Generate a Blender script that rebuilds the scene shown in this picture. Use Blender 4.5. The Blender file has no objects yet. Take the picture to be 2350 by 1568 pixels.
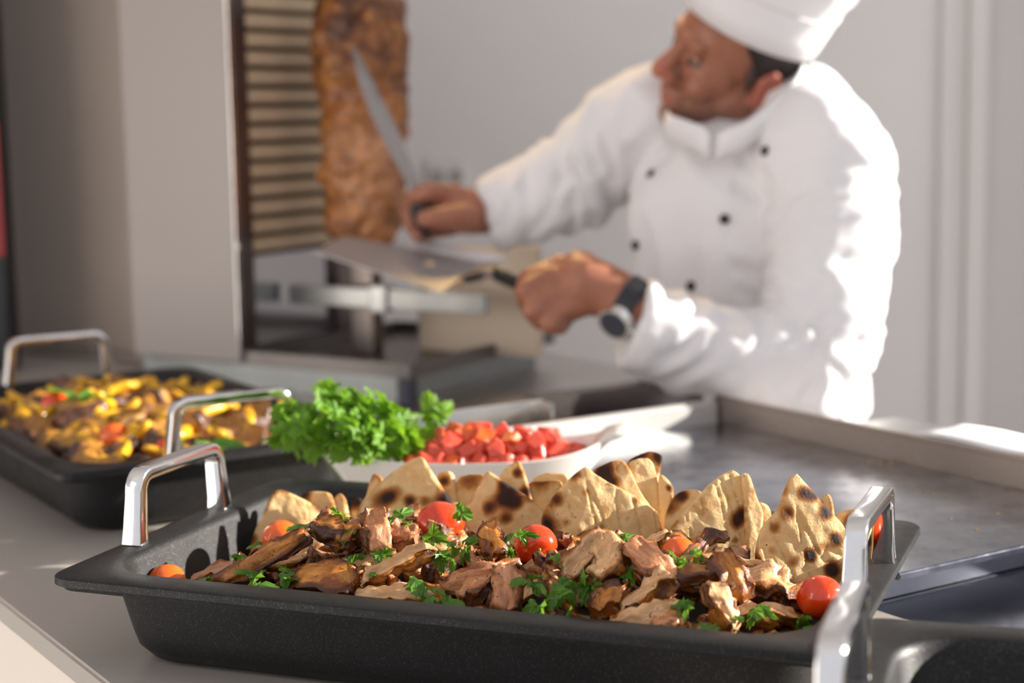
import bpy, bmesh, math, random
import numpy as np
from mathutils import Vector, Matrix, noise
from mathutils.bvhtree import BVHTree

R = math.radians
rnd = random.Random(7)
sc = bpy.context.scene
COL = sc.collection

# ------------------------------------------------------------------ camera
F, IW, IH = 3900.0, 2350, 1568
PITCH, ROLL = 0.1372898, -0.01605323
RIM = 0.967                 # height of the pan rims; counter top is at 0.90
CT = 0.900
HC = RIM + 0.30416755       # camera height
cP, sP, cR, sR = math.cos(PITCH), math.sin(PITCH), math.cos(ROLL), math.sin(ROLL)
FW = Vector((0, cP, -sP)); UP0 = Vector((0, sP, cP)); X0 = Vector((1, 0, 0))
RT = X0 * cR + UP0 * sR; UP = UP0 * cR - X0 * sR
cam = bpy.data.cameras.new('camera'); camo = bpy.data.objects.new('camera', cam); COL.objects.link(camo)
camo.matrix_world = Matrix(((RT.x, UP.x, -FW.x, 0), (RT.y, UP.y, -FW.y, 0), (RT.z, UP.z, -FW.z, HC), (0, 0, 0, 1)))
cam.sensor_width = 36.0; cam.lens = 36.0 * F / IW; cam.clip_start = 0.01; cam.clip_end = 60
cam.dof.use_dof = True; cam.dof.focus_distance = 1.13; cam.dof.aperture_fstop = 4.4
sc.camera = camo

# ------------------------------------------------------------------ light
w = bpy.data.worlds.new('world'); sc.world = w; w.use_nodes = True
bg = w.node_tree.nodes['Background']; bg.inputs[0].default_value = (0.95, 0.945, 1.0, 1); bg.inputs[1].default_value = 0.80
SUN_AZ, SUN_EL = R(8), R(17)
sun = bpy.data.lights.new('sun', 'SUN'); suno = bpy.data.objects.new('sun', sun); COL.objects.link(suno)
sun.energy = 13.0; sun.angle = R(0.6); sun.color = (1.0, 0.93, 0.83)
sd = Vector((math.cos(SUN_EL) * math.cos(SUN_AZ), math.cos(SUN_EL) * math.sin(SUN_AZ), math.sin(SUN_EL)))
suno.rotation_euler = sd.to_track_quat('Z', 'Y').to_euler(); suno.location = sd * 8
vs = sc.view_settings
vs.view_transform = 'Standard'; vs.look = 'None'; vs.gamma = 1.0; vs.exposure = 0.0; vs.use_curve_mapping = False

# ------------------------------------------------------------------ pixel helpers (2350 x 1568 frame)
CAM = Vector((0, 0, HC))
def ray(px, py):
    a, b = px - IW / 2, py - IH / 2
    return (FW + RT * (a / F) - UP * (b / F))
def atz(px, py, z):
    d = ray(px, py); return CAM + d * ((z - HC) / d.z)
def aty(px, py, y):
    d = ray(px, py); return CAM + d * (y / d.y)

# ------------------------------------------------------------------ object helpers
def props(o, label=None, cat=None, group=None, kind=None):
    if label: o['label'] = label
    if cat: o['category'] = cat
    if group: o['group'] = group
    if kind: o['kind'] = kind
    return o
def thing(name, label, cat, loc=(0, 0, 0), rotz=0.0, group=None):
    o = bpy.data.objects.new(name, None); COL.objects.link(o)
    o.empty_display_size = 0.02
    o.location = loc; o.rotation_euler = (0, 0, rotz)
    return props(o, label, cat, group)
def world_of(o):
    m = o.matrix_basis.copy()
    if o.parent: m = world_of(o.parent) @ o.matrix_parent_inverse @ m
    return m
def obj(name, me, mat=None, parent=None, loc=None, rot=None, world=False, label=None, cat=None, group=None, kind=None):
    if isinstance(me, bmesh.types.BMesh):
        bm = me; me = bpy.data.meshes.new(name); bm.to_mesh(me); bm.free()
    o = bpy.data.objects.new(name, me); COL.objects.link(o)
    if mat is not None and not len(me.materials): me.materials.append(mat)
    if loc is not None: o.location = loc
    if rot is not None: o.rotation_euler = rot
    if parent:
        o.parent = parent
        if world: o.matrix_parent_inverse = world_of(parent).inverted()
    return props(o, label, cat, group, kind)
def smooth(me, on=True):
    me.polygons.foreach_set('use_smooth', [on] * len(me.polygons)); me.update(); return me
def meshdata(name, v, f, sm=False):
    me = bpy.data.meshes.new(name); me.from_pydata([tuple(p) for p in v], [], f); me.update()
    if sm: smooth(me)
    return me
def bm_mesh(bm, name='m', sm=False):
    me = bpy.data.meshes.new(name); bm.to_mesh(me); bm.free()
    if sm: smooth(me)
    return me
def box(bm, x0, x1, y0, y1, z0, z1, M=None):
    r = bmesh.ops.create_cube(bm, size=1.0)
    for v in r['verts']:
        v.co = Vector(((x0 + x1) / 2 + v.co.x * (x1 - x0), (y0 + y1) / 2 + v.co.y * (y1 - y0), (z0 + z1) / 2 + v.co.z * (z1 - z0)))
        if M is not None: v.co = M @ v.co
    return r['verts']
def boxmesh(x0, x1, y0, y1, z0, z1, bev=0.0, seg=2):
    bm = bmesh.new(); box(bm, x0, x1, y0, y1, z0, z1)
    if bev: bmesh.ops.bevel(bm, geom=bm.edges[:], offset=bev, segments=seg, affect='EDGES', profile=0.6)
    me = bm_mesh(bm, 'box')
    return me
def rrect(hx, hy, r, n=8):
    pts = []
    for cx, cy, a0 in ((hx - r, hy - r, 0), (-hx + r, hy - r, 90), (-hx + r, -hy + r, 180), (hx - r, -hy + r, 270)):
        for k in range(n + 1):
            a = R(a0 + 90.0 * k / n); pts.append((cx + r * math.cos(a), cy + r * math.sin(a)))
    return pts
def loft(rings, cap0=True, cap1=True, closed=True):
    v, f = [], []; n = len(rings[0])
    for r in rings: v += [tuple(p) for p in r]
    for i in range(len(rings) - 1):
        for k in range(n if closed else n - 1):
            a, b = i * n + k, i * n + (k + 1) % n
            f.append((a, b, b + n, a + n))
    if cap0: f.append(tuple(range(n - 1, -1, -1)))
    if cap1: f.append(tuple(range((len(rings) - 1) * n, len(rings) * n)))
    return v, f
def sweep(path, prof, up=Vector((0, 0, 1)), scales=None, cap=True):
    path = [Vector(p) for p in path]; rings = []
    for i, p in enumerate(path):
        t = (path[min(i + 1, len(path) - 1)] - path[max(i - 1, 0)]).normalized()
        s = t.cross(up)
        if s.length < 1e-4: s = t.cross(Vector((0.3, 1, 0.1)))
        s.normalize(); u = s.cross(t).normalized()
        k = scales[i] if scales else 1.0
        rings.append([p + s * (a * k) + u * (b * k) for a, b in prof])
    return loft(rings, cap, cap)
def circ(r, n=10): return [(r * math.cos(2 * math.pi * k / n), r * math.sin(2 * math.pi * k / n)) for k in range(n)]
def tube(path, r, n=10, scales=None): return sweep(path, circ(r, n), scales=scales)
def smoothpath(pts, n=24):
    pts = [Vector(p) for p in pts]; P = [pts[0] * 2 - pts[1]] + pts + [pts[-1] * 2 - pts[-2]]; out = []
    for i in range(1, len(P) - 2):
        m = max(2, n // (len(pts) - 1))
        for k in range(m):
            t = k / m; a, b, c, d = P[i - 1], P[i], P[i + 1], P[i + 2]
            out.append(0.5 * ((2 * b) + (c - a) * t + (2 * a - 5 * b + 4 * c - d) * t * t + (3 * b - a - 3 * c + d) * t ** 3))
    out.append(pts[-1]); return out
def add_sphere(bm, c, r, sub=2):
    q = bmesh.ops.create_icosphere(bm, subdivisions=sub, radius=1.0)
    rr = r if hasattr(r, '__len__') else (r, r, r)
    for v in q['verts']: v.co = Vector(c) + Vector((v.co.x * rr[0], v.co.y * rr[1], v.co.z * rr[2]))
    return q['verts']
def add_cone(bm, p0, r0, p1, r1, n=20):
    p0, p1 = Vector(p0), Vector(p1); d = p1 - p0
    q = bmesh.ops.create_cone(bm, cap_ends=True, segments=n, radius1=r0, radius2=r1, depth=d.length)
    M = Matrix.Translation((p0 + p1) / 2) @ d.to_track_quat('Z', 'Y').to_matrix().to_4x4()
    for v in q['verts']: v.co = M @ v.co
    return q['verts']
def add_caps(bm, p0, r0, p1, r1, sub=2):
    add_sphere(bm, p0, r0, sub); add_sphere(bm, p1, r1, sub); add_cone(bm, p0, r0, p1, r1)
def chain(bm, pts, sub=2):
    for (p, r), (q, s) in zip(pts, pts[1:]): add_caps(bm, p, r, q, s, sub)
def remesh(bm, voxel, it=4, fac=0.5):
    me = bpy.data.meshes.new('tmp'); bm.to_mesh(me); bm.free()
    o = bpy.data.objects.new('tmp', me); COL.objects.link(o)
    m = o.modifiers.new('r', 'REMESH'); m.mode = 'VOXEL'; m.voxel_size = voxel; m.use_smooth_shade = True
    if it:
        s = o.modifiers.new('s', 'SMOOTH'); s.iterations = it; s.factor = fac
    dg = bpy.context.evaluated_depsgraph_get()
    out = bpy.data.meshes.new_from_object(o.evaluated_get(dg))
    bpy.data.objects.remove(o); bpy.data.meshes.remove(me)
    smooth(out); return out
def displace(me, fn):
    n = len(me.vertices); co = np.empty(n * 3, np.float32); no = np.empty(n * 3, np.float32)
    me.vertices.foreach_get('co', co); me.vertices.foreach_get('normal', no)
    co = co.reshape(-1, 3); no = no.reshape(-1, 3); out = co.copy()
    for i in range(n):
        d = fn(Vector(co[i]), Vector(no[i]))
        if isinstance(d, Vector): out[i] += d
        else: out[i] += no[i] * d
    me.vertices.foreach_set('co', out.ravel()); me.update(); return me
def recentre(me, c):
    me.transform(Matrix.Translation(-Vector(c))); return me
def copy_tree(o, parent=None):
    c = o.copy(); COL.objects.link(c)
    if parent: c.parent = parent
    for ch in list(o.children): copy_tree(ch, c)
    return c
def fattr(me, name, vals):
    a = me.attributes.new(name, 'FLOAT', 'POINT'); a.data.foreach_set('value', np.asarray(vals, np.float32))

# ------------------------------------------------------------------ materials
class Mat:
    def __init__(s, name, col=(0.8, 0.8, 0.8), rough=0.5, metal=0.0, spec=0.5):
        s.m = bpy.data.materials.new(name); s.m.use_nodes = True
        s.n = s.m.node_tree.nodes; s.l = s.m.node_tree.links; s.b = s.n['Principled BSDF']
        s.set('Base Color', (*col, 1)); s.set('Roughness', rough); s.set('Metallic', metal); s.set('Specular IOR Level', spec)
    def set(s, k, v): s.b.inputs[k].default_value = v
    def node(s, t, **kw):
        n = s.n.new(t)
        for k, v in kw.items():
            if k.startswith('i_'): n.inputs[int(k[2:])].default_value = v
            else: setattr(n, k, v)
        return n
    def link(s, a, b): s.l.new(a, b)
    def coords(s, scale=(1, 1, 1), kind='Object', rand=False):
        t = s.node('ShaderNodeTexCoord'); mp = s.node('ShaderNodeMapping'); mp.inputs[3].default_value = scale
        s.link(t.outputs[kind], mp.inputs[0])
        if rand:
            oi = s.node('ShaderNodeObjectInfo'); ml = s.node('ShaderNodeMath', operation='MULTIPLY'); ml.inputs[1].default_value = 37.0
            s.link(oi.outputs['Random'], ml.inputs[0]); s.link(ml.outputs[0], mp.inputs[1])
        return mp.outputs[0]
    def noise(s, vec, scale, detail=3, rough=0.5, dist=0.0):
        n = s.node('ShaderNodeTexNoise'); n.inputs['Scale'].default_value = scale; n.inputs['Detail'].default_value = detail
        n.inputs['Roughness'].default_value = rough; n.inputs['Distortion'].default_value = dist
        s.link(vec, n.inputs['Vector']); return n.outputs['Fac']
    def vor(s, vec, scale, feat='F1', out='Distance', rnd=1.0):
        n = s.node('ShaderNodeTexVoronoi', feature=feat); n.inputs['Scale'].default_value = scale; n.inputs['Randomness'].default_value = rnd
        s.link(vec, n.inputs['Vector']); return n.outputs[out]
    def ramp(s, fac, stops):
        r = s.node('ShaderNodeValToRGB'); e = r.color_ramp.elements
        while len(e) > 1: e.remove(e[-1])
        for i, (p, c) in enumerate(stops):
            q = e[0] if i == 0 else e.new(p)
            q.position = p; q.color = (*c, 1) if len(c) == 3 else c
        s.link(fac, r.inputs[0]); return r.outputs[0]
    def mix(s, fac, a, b, mode='MIX'):
        n = s.node('ShaderNodeMix', data_type='RGBA', blend_type=mode)
        for sock, v in ((n.inputs[0], fac), (n.inputs[6], a), (n.inputs[7], b)):
            if hasattr(v, 'is_linked') or hasattr(v, 'links'): s.link(v, sock)
            elif isinstance(v, (int, float)): sock.default_value = v
            else: sock.default_value = (*v, 1) if len(v) == 3 else v
        return n.outputs[2]
    def math(s, op, a, b=0.0, clamp=False):
        n = s.node('ShaderNodeMath', operation=op, use_clamp=clamp)
        for sock, v in ((n.inputs[0], a), (n.inputs[1], b)):
            if isinstance(v, (int, float)): sock.default_value = v
            else: s.link(v, sock)
        return n.outputs[0]
    def attr(s, name):
        n = s.node('ShaderNodeAttribute', attribute_name=name); return n.outputs['Fac']
    def bump(s, h, strength=0.3, dist=0.001):
        n = s.node('ShaderNodeBump'); n.inputs['Strength'].default_value = strength; n.inputs['Distance'].default_value = dist
        s.link(h, n.inputs['Height']); s.link(n.outputs[0], s.b.inputs['Normal'])
    def out(s, k, sock): s.link(sock, s.b.inputs[k])
    def sss(s, wgt, rad, scale=0.005):
        s.set('Subsurface Weight', wgt); s.set('Subsurface Radius', rad); s.set('Subsurface Scale', scale)

def paint(name, col, rough=0.5, var=0.06, scale=3.0, metal=0.0, bump=0.0, spec=0.5):
    m = Mat(name, col, rough, metal, spec); v = m.coords()
    n = m.noise(v, scale, 4)
    m.out('Base Color', m.ramp(n, [(0.3, [c * (1 - var) for c in col]), (0.7, [min(1, c * (1 + var)) for c in col])]))
    if bump: m.bump(m.noise(v, 180, 2), bump, 0.0006)
    return m.m
def steel(name, col=(0.62, 0.61, 0.60), rough=0.28, brush=(2, 90, 90), var=0.12, bump=0.08):
    m = Mat(name, col, rough, 1.0); v = m.coords(brush); n = m.noise(v, 5, 5, 0.65)
    m.out('Base Color', m.ramp(n, [(0.25, [c * (1 - var) for c in col]), (0.75, [min(1, c * (1 + var)) for c in col])]))
    n2 = m.noise(m.coords((1, 1, 1)), 6, 4)
    m.out('Roughness', m.ramp(n2, [(0.3, (rough * 0.75,) * 3), (0.7, (min(1, rough * 1.3),) * 3)]))
    m.bump(n, bump, 0.0004); return m.m

M = {}
M['wall'] = paint('wall_paint', (0.87, 0.855, 0.85), 0.75, 0.02, 1.5)
M['trim'] = paint('trim_paint', (0.82, 0.80, 0.775), 0.5, 0.02, 2)
M['floor'] = paint('floor_grey', (0.45, 0.43, 0.41), 0.5, 0.08, 4)
M['counter'] = paint('counter_stone', (0.46, 0.415, 0.375), 0.28, 0.02, 3)
M['counter_front'] = paint('counter_front', (0.80, 0.72, 0.64), 0.5, 0.02, 3)
M['steel'] = steel('brushed_steel')
M['steel_soft'] = steel('satin_steel', (0.66, 0.62, 0.59), 0.42, (90, 90, 2), 0.04, 0.03)
M['steel_dark'] = steel('dark_steel', (0.20, 0.17, 0.16), 0.34, (2, 60, 60), 0.15, 0.05)
M['steel_mirror'] = steel('polished_steel', (0.56, 0.56, 0.58), 0.13, (3, 40, 40), 0.08, 0.04)
M['chrome'] = steel('chrome', (0.80, 0.79, 0.78), 0.10, (20, 20, 20), 0.05, 0.05)
M['black'] = paint('black_plastic', (0.012, 0.012, 0.013), 0.35, 0.1, 20)
M['panel'] = paint('grey_enamel', (0.385, 0.345, 0.325), 0.38, 0.03, 1.2)
M['red'] = paint('red_plastic', (0.30, 0.02, 0.02), 0.4)
M['navy'] = paint('dark_blue_steel', (0.05, 0.055, 0.08), 0.3)
M['cream'] = paint('cream_board', (0.72, 0.60, 0.46), 0.55, 0.03)
M['paper'] = paint('white_paper', (0.85, 0.85, 0.86), 0.7)
M['porcelain'] = Mat('white_porcelain', (0.83, 0.80, 0.77), 0.16).m
M['lamp_glass'] = Mat('lamp_glass', (1, 0.8, 0.5), 0.3).m

def pan_mat():
    m = Mat('cast_nonstick', (0.021, 0.020, 0.019), 0.40, 0.0, 0.28); v = m.coords()
    n = m.noise(v, 900, 2); fl = m.vor(v, 2400, out='Color')
    sep = m.node('ShaderNodeSeparateColor'); m.link(fl, sep.inputs[0])
    flake = m.math('GREATER_THAN', sep.outputs[0], 0.972)
    wear = m.math('GREATER_THAN', m.noise(v, 95, 6, 0.8), 0.73)
    c = m.mix(flake, (0.0105, 0.0103, 0.0105), (0.11, 0.12, 0.14))
    m.out('Base Color', m.mix(wear, c, (0.06, 0.056, 0.05)))
    m.out('Metallic', m.math('MULTIPLY', flake, 0.85))
    m.out('Roughness', m.ramp(m.noise(v, 40, 4), [(0.3, (0.40,) * 3), (0.7, (0.52,) * 3)]))
    m.bump(n, 0.35, 0.0005); return m.m
M['pan'] = pan_mat()

def griddle_mat():
    m = Mat('griddle_plate', (0.36, 0.36, 0.39), 0.2, 1.0); v = m.coords()
    n = m.noise(v, 14, 6, 0.65); g = m.noise(v, 60, 4, 0.7)
    c = m.ramp(n, [(0.35, (0.17, 0.17, 0.19)), (0.5, (0.33, 0.345, 0.39)), (0.72, (0.47, 0.48, 0.53))])
    m.out('Base Color', m.mix(m.ramp(g, [(0.6, (0, 0, 0)), (0.75, (0.7, 0.7, 0.7))]), c, (0.13, 0.09, 0.06)))
    m.out('Roughness', m.ramp(g, [(0.3, (0.10,) * 3), (0.7, (0.26,) * 3)]))
    m.bump(g, 0.06, 0.0005); return m.m
M['griddle'] = griddle_mat()

def meat_mat(name, pale, mid, crust, gloss=0.32):
    m = Mat(name, pale, gloss, 0.0, 0.5); v = m.coords((1, 1, 1), rand=True); fv = m.coords((40, 210, 210), rand=True)
    fib = m.noise(fv, 1.6, 4, 0.6); big = m.noise(v, 55, 4, 0.6)
    c = m.mix(m.ramp(big, [(0.38, (0, 0, 0)), (0.62, (1, 1, 1))]), pale, mid)
    c = m.mix(m.ramp(fib, [(0.42, (0.6, 0.6, 0.6)), (0.58, (0, 0, 0))]), c, [x * 0.62 for x in mid])
    cr = m.math('ADD', m.attr('crust'), m.math('MULTIPLY', m.math('SUBTRACT', m.noise(v, 90, 4, 0.7), 0.5), 1.5))
    c = m.mix(m.ramp(cr, [(0.42, (0, 0, 0)), (0.62, (1, 1, 1))]), c, crust)
    c = m.mix(m.ramp(cr, [(0.85, (0, 0, 0)), (1.1, (0.8, 0.8, 0.8))]), c, (0.035, 0.012, 0.006))
    sp = m.math('LESS_THAN', m.vor(v, 260), 0.16)
    sp = m.math('MULTIPLY', sp, m.math('GREATER_THAN', m.noise(v, 120, 2), 0.52))
    c = m.mix(m.math('MULTIPLY', sp, 0.85), c, (0.02, 0.016, 0.01))
    oi = m.node('ShaderNodeObjectInfo'); hs = m.node('ShaderNodeHueSaturation')
    m.link(c, hs.inputs['Color']); m.link(m.math('ADD', m.math('MULTIPLY', oi.outputs['Random'], 0.45), 0.90), hs.inputs['Value']); hs.inputs['Saturation'].default_value = 1.12
    m.out('Base Color', hs.outputs[0])
    m.out('Roughness', m.ramp(m.noise(v, 140, 3), [(0.38, (gloss,) * 3), (0.60, (min(1, gloss * 2.2),) * 3)]))
    m.bump(m.math('ADD', m.math('MULTIPLY', fib, 1.3), m.noise(v, 300, 4, 0.7)), 0.5, 0.0013)
    m.sss(0.10, (1.0, 0.40, 0.18), 0.003); m.set('Coat Weight', 0.22); m.set('Coat Roughness', 0.16); return m.m
M['meat_pale'] = meat_mat('roast_meat_pale', (0.70, 0.45, 0.265), (0.56, 0.32, 0.165), (0.30, 0.11, 0.025))
M['meat_mid'] = meat_mat('roast_meat_brown', (0.56, 0.295, 0.175), (0.42, 0.185, 0.095), (0.20, 0.062, 0.014))
M['meat_crust'] = meat_mat('roast_meat_crust', (0.50, 0.235, 0.085), (0.36, 0.14, 0.040), (0.17, 0.048, 0.010), 0.26)
M['chicken'] = meat_mat('braised_chicken', (0.46, 0.255, 0.075), (0.33, 0.155, 0.05), (0.14, 0.065, 0.04), 0.22)

def bread_mat():
    m = Mat('pita_bread', (0.8, 0.6, 0.36), 0.62, 0.0, 0.3); v = m.coords((1, 1, 1), rand=True)
    n = m.noise(v, 60, 5, 0.6)
    c = m.ramp(n, [(0.3, (0.75, 0.47, 0.18)), (0.6, (0.85, 0.62, 0.31))])
    t = m.math('ADD', m.attr('toast'), m.math('MULTIPLY', m.math('SUBTRACT', m.noise(v, 75, 4, 0.65), 0.5), 0.6))
    c = m.mix(m.ramp(t, [(0.16, (0, 0, 0)), (0.42, (1, 1, 1))]), c, (0.46, 0.205, 0.045))
    c = m.mix(m.ramp(t, [(0.42, (0, 0, 0)), (0.72, (1, 1, 1))]), c, (0.155, 0.045, 0.010))
    c = m.mix(m.ramp(t, [(0.75, (0, 0, 0)), (1.05, (1, 1, 1))]), c, (0.022, 0.011, 0.008))
    sp = m.math('MULTIPLY', m.math('LESS_THAN', m.vor(v, 130), 0.085), m.math('GREATER_THAN', m.noise(v, 60, 2), 0.56))
    c = m.mix(m.math('MULTIPLY', sp, 0.8), c, (0.06, 0.035, 0.015))
    m.out('Base Color', c); m.bump(m.math('ADD', m.noise(v, 240, 5, 0.75), m.math('MULTIPLY', n, 0.8)), 0.6, 0.0022)
    m.sss(0.06, (1.0, 0.55, 0.22), 0.003)
    tr = m.node('ShaderNodeBsdfTranslucent'); mx = m.node('ShaderNodeMixShader'); mx.inputs[0].default_value = 0.16
    m.link(m.mix(0.5, c, (1.0, 0.50, 0.10)), tr.inputs[0]); on_ = [q_ for q_ in m.n if q_.type == 'OUTPUT_MATERIAL'][0]
    m.link(m.b.outputs[0], mx.inputs[1]); m.link(tr.outputs[0], mx.inputs[2]); m.link(mx.outputs[0], on_.inputs[0]); return m.m
M['bread'] = bread_mat()

def tomato_mat(name, a, b):
    m = Mat(name, a, 0.16, 0.0, 0.55); v = m.coords(); n = m.noise(v, 22, 2)
    m.out('Base Color', m.ramp(n, [(0.35, a), (0.65, b)])); m.sss(0.25, (1.0, 0.25, 0.06), 0.006)
    m.set('Coat Weight', 0.3); m.set('Coat Roughness', 0.08); return m.m
M['tomato'] = tomato_mat('cherry_tomato_red', (0.62, 0.030, 0.004), (0.72, 0.065, 0.006))
M['tomato_orange'] = tomato_mat('cherry_tomato_orange', (0.78, 0.16, 0.006), (0.80, 0.085, 0.005))
M['stemgreen'] = paint('stem_green', (0.16, 0.30, 0.04), 0.5)

def leaf_mat(name, a, b, trans=0.35):
    m = Mat(name, a, 0.33, 0.0, 0.5); v = m.coords((1, 1, 1), rand=True); n = m.noise(v, 120, 3)
    c = m.ramp(n, [(0.35, a), (0.68, b)]); m.out('Base Color', c); m.bump(m.noise(v, 420, 3), 0.3, 0.0006)
    tr = m.node('ShaderNodeBsdfTranslucent'); mx = m.node('ShaderNodeMixShader'); mx.inputs[0].default_value = trans
    m.link(m.mix(0.5, c, (0.32, 0.55, 0.02)), tr.inputs[0])
    outn = [q for q in m.n if q.type == 'OUTPUT_MATERIAL'][0]
    m.link(m.b.outputs[0], mx.inputs[1]); m.link(tr.outputs[0], mx.inputs[2]); m.link(mx.outputs[0], outn.inputs[0]); return m.m
M['parsley'] = leaf_mat('parsley_leaf', (0.052, 0.155, 0.012), (0.145, 0.32, 0.030))
M['parsley_fresh'] = leaf_mat('parsley_fresh', (0.085, 0.24, 0.014), (0.25, 0.47, 0.04), 0.4)
M['basil'] = leaf_mat('basil_leaf', (0.07, 0.23, 0.02), (0.15, 0.38, 0.05), 0.3)

def dice_mat():
    m = Mat('diced_tomato', (0.7, 0.1, 0.06), 0.14, 0.0, 0.6); v = m.coords((1, 1, 1), rand=True)
    c = m.ramp(m.noise(v, 110, 3), [(0.34, (0.80, 0.24, 0.16)), (0.48, (0.70, 0.065, 0.032)), (0.66, (0.55, 0.022, 0.008))])
    oi = m.node('ShaderNodeObjectInfo')
    c = m.mix(m.ramp(oi.outputs['Random'], [(0.80, (0, 0, 0)), (0.86, (0.75, 0.75, 0.75))]), c, (0.80, 0.14, 0.01))
    m.out('Base Color', c); m.sss(0.3, (1.0, 0.3, 0.15), 0.004); m.bump(m.noise(v, 240, 3), 0.3, 0.001); return m.m
M['dice'] = dice_mat()
def fry_mat():
    m = Mat('yellow_pepper', (0.8, 0.45, 0.03), 0.25); v = m.coords((1, 1, 1), rand=True); n = m.noise(v, 70, 3)
    m.out('Base Color', m.ramp(n, [(0.3, (0.66, 0.29, 0.01)), (0.6, (0.82, 0.47, 0.02)), (0.8, (0.85, 0.60, 0.10))])); m.sss(0.2, (1, .6, .1), 0.004); return m.m
M['fry'] = fry_mat()

def doner_mat():
    m = Mat('gyros_meat', (0.4, 0.2, 0.08), 0.33); v = m.coords(); lay = m.coords((22, 22, 42))
    a = m.noise(lay, 1.0, 6, 0.65, 0.6); b = m.noise(v, 55, 5, 0.7)
    c = m.ramp(a, [(0.34, (0.06, 0.018, 0.007)), (0.43, (0.22, 0.068, 0.016)), (0.53, (0.43, 0.155, 0.032)), (0.66, (0.58, 0.26, 0.08))])
    c = m.mix(m.ramp(b, [(0.55, (0, 0, 0)), (0.72, (0.85, 0.85, 0.85))]), c, (0.09, 0.028, 0.010))
    c = m.mix(m.math('MULTIPLY', m.attr('char'), m.ramp(m.noise(v, 34, 4, .65), [(0.40, (1, 1, 1)), (0.60, (.15, .15, .15))])), c, (0.055, 0.016, 0.006))
    pk = m.math('MULTIPLY', m.attr('fresh'), m.ramp(m.noise(v, 26, 4), [(0.36, (0.25,) * 3), (0.6, (1, 1, 1))]))
    c = m.mix(pk, c, (0.66, 0.33, 0.17))
    m.out('Base Color', c); m.bump(m.math('ADD', a, b), 0.6, 0.004); m.sss(0.1, (1, .4, .2), 0.004); return m.m
M['doner'] = doner_mat()

def skin_mat():
    m = Mat('skin', (0.5, 0.26, 0.18), 0.45); v = m.coords(); n = m.noise(v, 18, 4)
    c = m.ramp(n, [(0.3, (0.32, 0.120, 0.068)), (0.7, (0.40, 0.165, 0.098))])
    c = m.mix(m.attr('stubble'), c, (0.24, 0.115, 0.075)); c = m.mix(m.attr('flush'), c, (0.46, 0.13, 0.09))
    m.out('Base Color', c); m.bump(m.noise(v, 400, 3), 0.15, 0.0006); m.sss(0.15, (1, .35, .2), 0.006); return m.m
M['skin'] = skin_mat()
def cloth_mat():
    m = Mat('white_cotton', (0.80, 0.785, 0.79), 0.85, 0.0, 0.2); v = m.coords()
    m.out('Base Color', m.ramp(m.noise(v, 9, 4), [(0.3, (0.78, 0.765, 0.775)), (0.7, (0.84, 0.825, 0.835))]))
    m.bump(m.noise(v, 900, 2), 0.12, 0.0004); return m.m
M['cloth'] = cloth_mat()
M['hair'] = paint('dark_hair', (0.022, 0.015, 0.013), 0.45, 0.4, 260)
M['hairgrey'] = paint('grey_hair', (0.05, 0.034, 0.028), 0.5, 0.4, 260)
M['trousers'] = paint('black_trousers', (0.02, 0.02, 0.022), 0.8)
M['eye_white'] = paint('eye_white', (0.20, 0.14, 0.11), 0.4)
M['leather'] = paint('black_leather', (0.015, 0.015, 0.02), 0.35, 0.3, 80, bump=0.3)

# ------------------------------------------------------------------ layout frames
CG = Vector((0.222, 1.80, 0))                                   # rear corner of the griddle on the plan
AX = Vector((math.cos(R(-57)), math.sin(R(-57)), 0))            # along the counter, towards the camera
BX = Vector((-math.cos(R(33)), -math.sin(R(33)), 0))            # across the counter, towards the guests
def CP(a, b, z): p = CG + AX * a + BX * b; return Vector((p.x, p.y, z))
def slab(a0, a1, b0, b1, z0, z1, bev=0.0, seg=2):               # box in the counter frame, local to CG
    bm = bmesh.new(); Mx = Matrix(((AX.x, -BX.x, 0, 0), (AX.y, -BX.y, 0, 0), (0, 0, 1, 0), (0, 0, 0, 1)))
    box(bm, a0, a1, -b1, -b0, z0, z1, Mx)
    if bev: bmesh.ops.bevel(bm, geom=bm.edges[:], offset=bev, segments=seg, affect='EDGES')
    return bm_mesh(bm, 'slab')

# ------------------------------------------------------------------ room
def struct(name, me, mat, **k): return obj(name, me, mat, kind='structure', **k)
struct('floor', boxmesh(-2.6, 2.2, -0.6, 3.2, -0.05, 0.0), M['floor'])
struct('wall_back', boxmesh(-2.6, 1.35, 3.15, 3.25, 0.0, 2.7), M['wall'])
struct('wall_left', boxmesh(-2.7, -2.6, -0.6, 3.25, 0.0, 2.7), M['wall'])
struct('wall_sunblock', boxmesh(1.35, 1.45, 2.30, 3.25, 0.0, 2.7), M['wall'])  # unseen wall piece, added to keep the sun off the grill and spit
struct('ceiling', boxmesh(-2.7, 1.35, 0.3, 3.25, 2.7, 2.8), M['wall'])
# door casing on the back wall at the right
YW = 3.15
def wx(px): return aty(px, 500, YW).x
for i, (p0, p1, t) in enumerate(((2146, 2178, 0.030), (2178, 2206, 0.018), (2206, 2250, 0.036))):
    struct('trim_%d' % (i + 1), boxmesh(wx(p0), wx(p1), YW - t, YW - 0.0005, 0.0, 2.6, 0.004), M['trim'])
struct('door_1', boxmesh(wx(2250) + 0.001, 1.33, YW - 0.012, YW - 0.0005, 0.0, 2.6, 0.002), paint('door_paint', (0.66, 0.635, 0.62), 0.45, 0.02))

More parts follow.
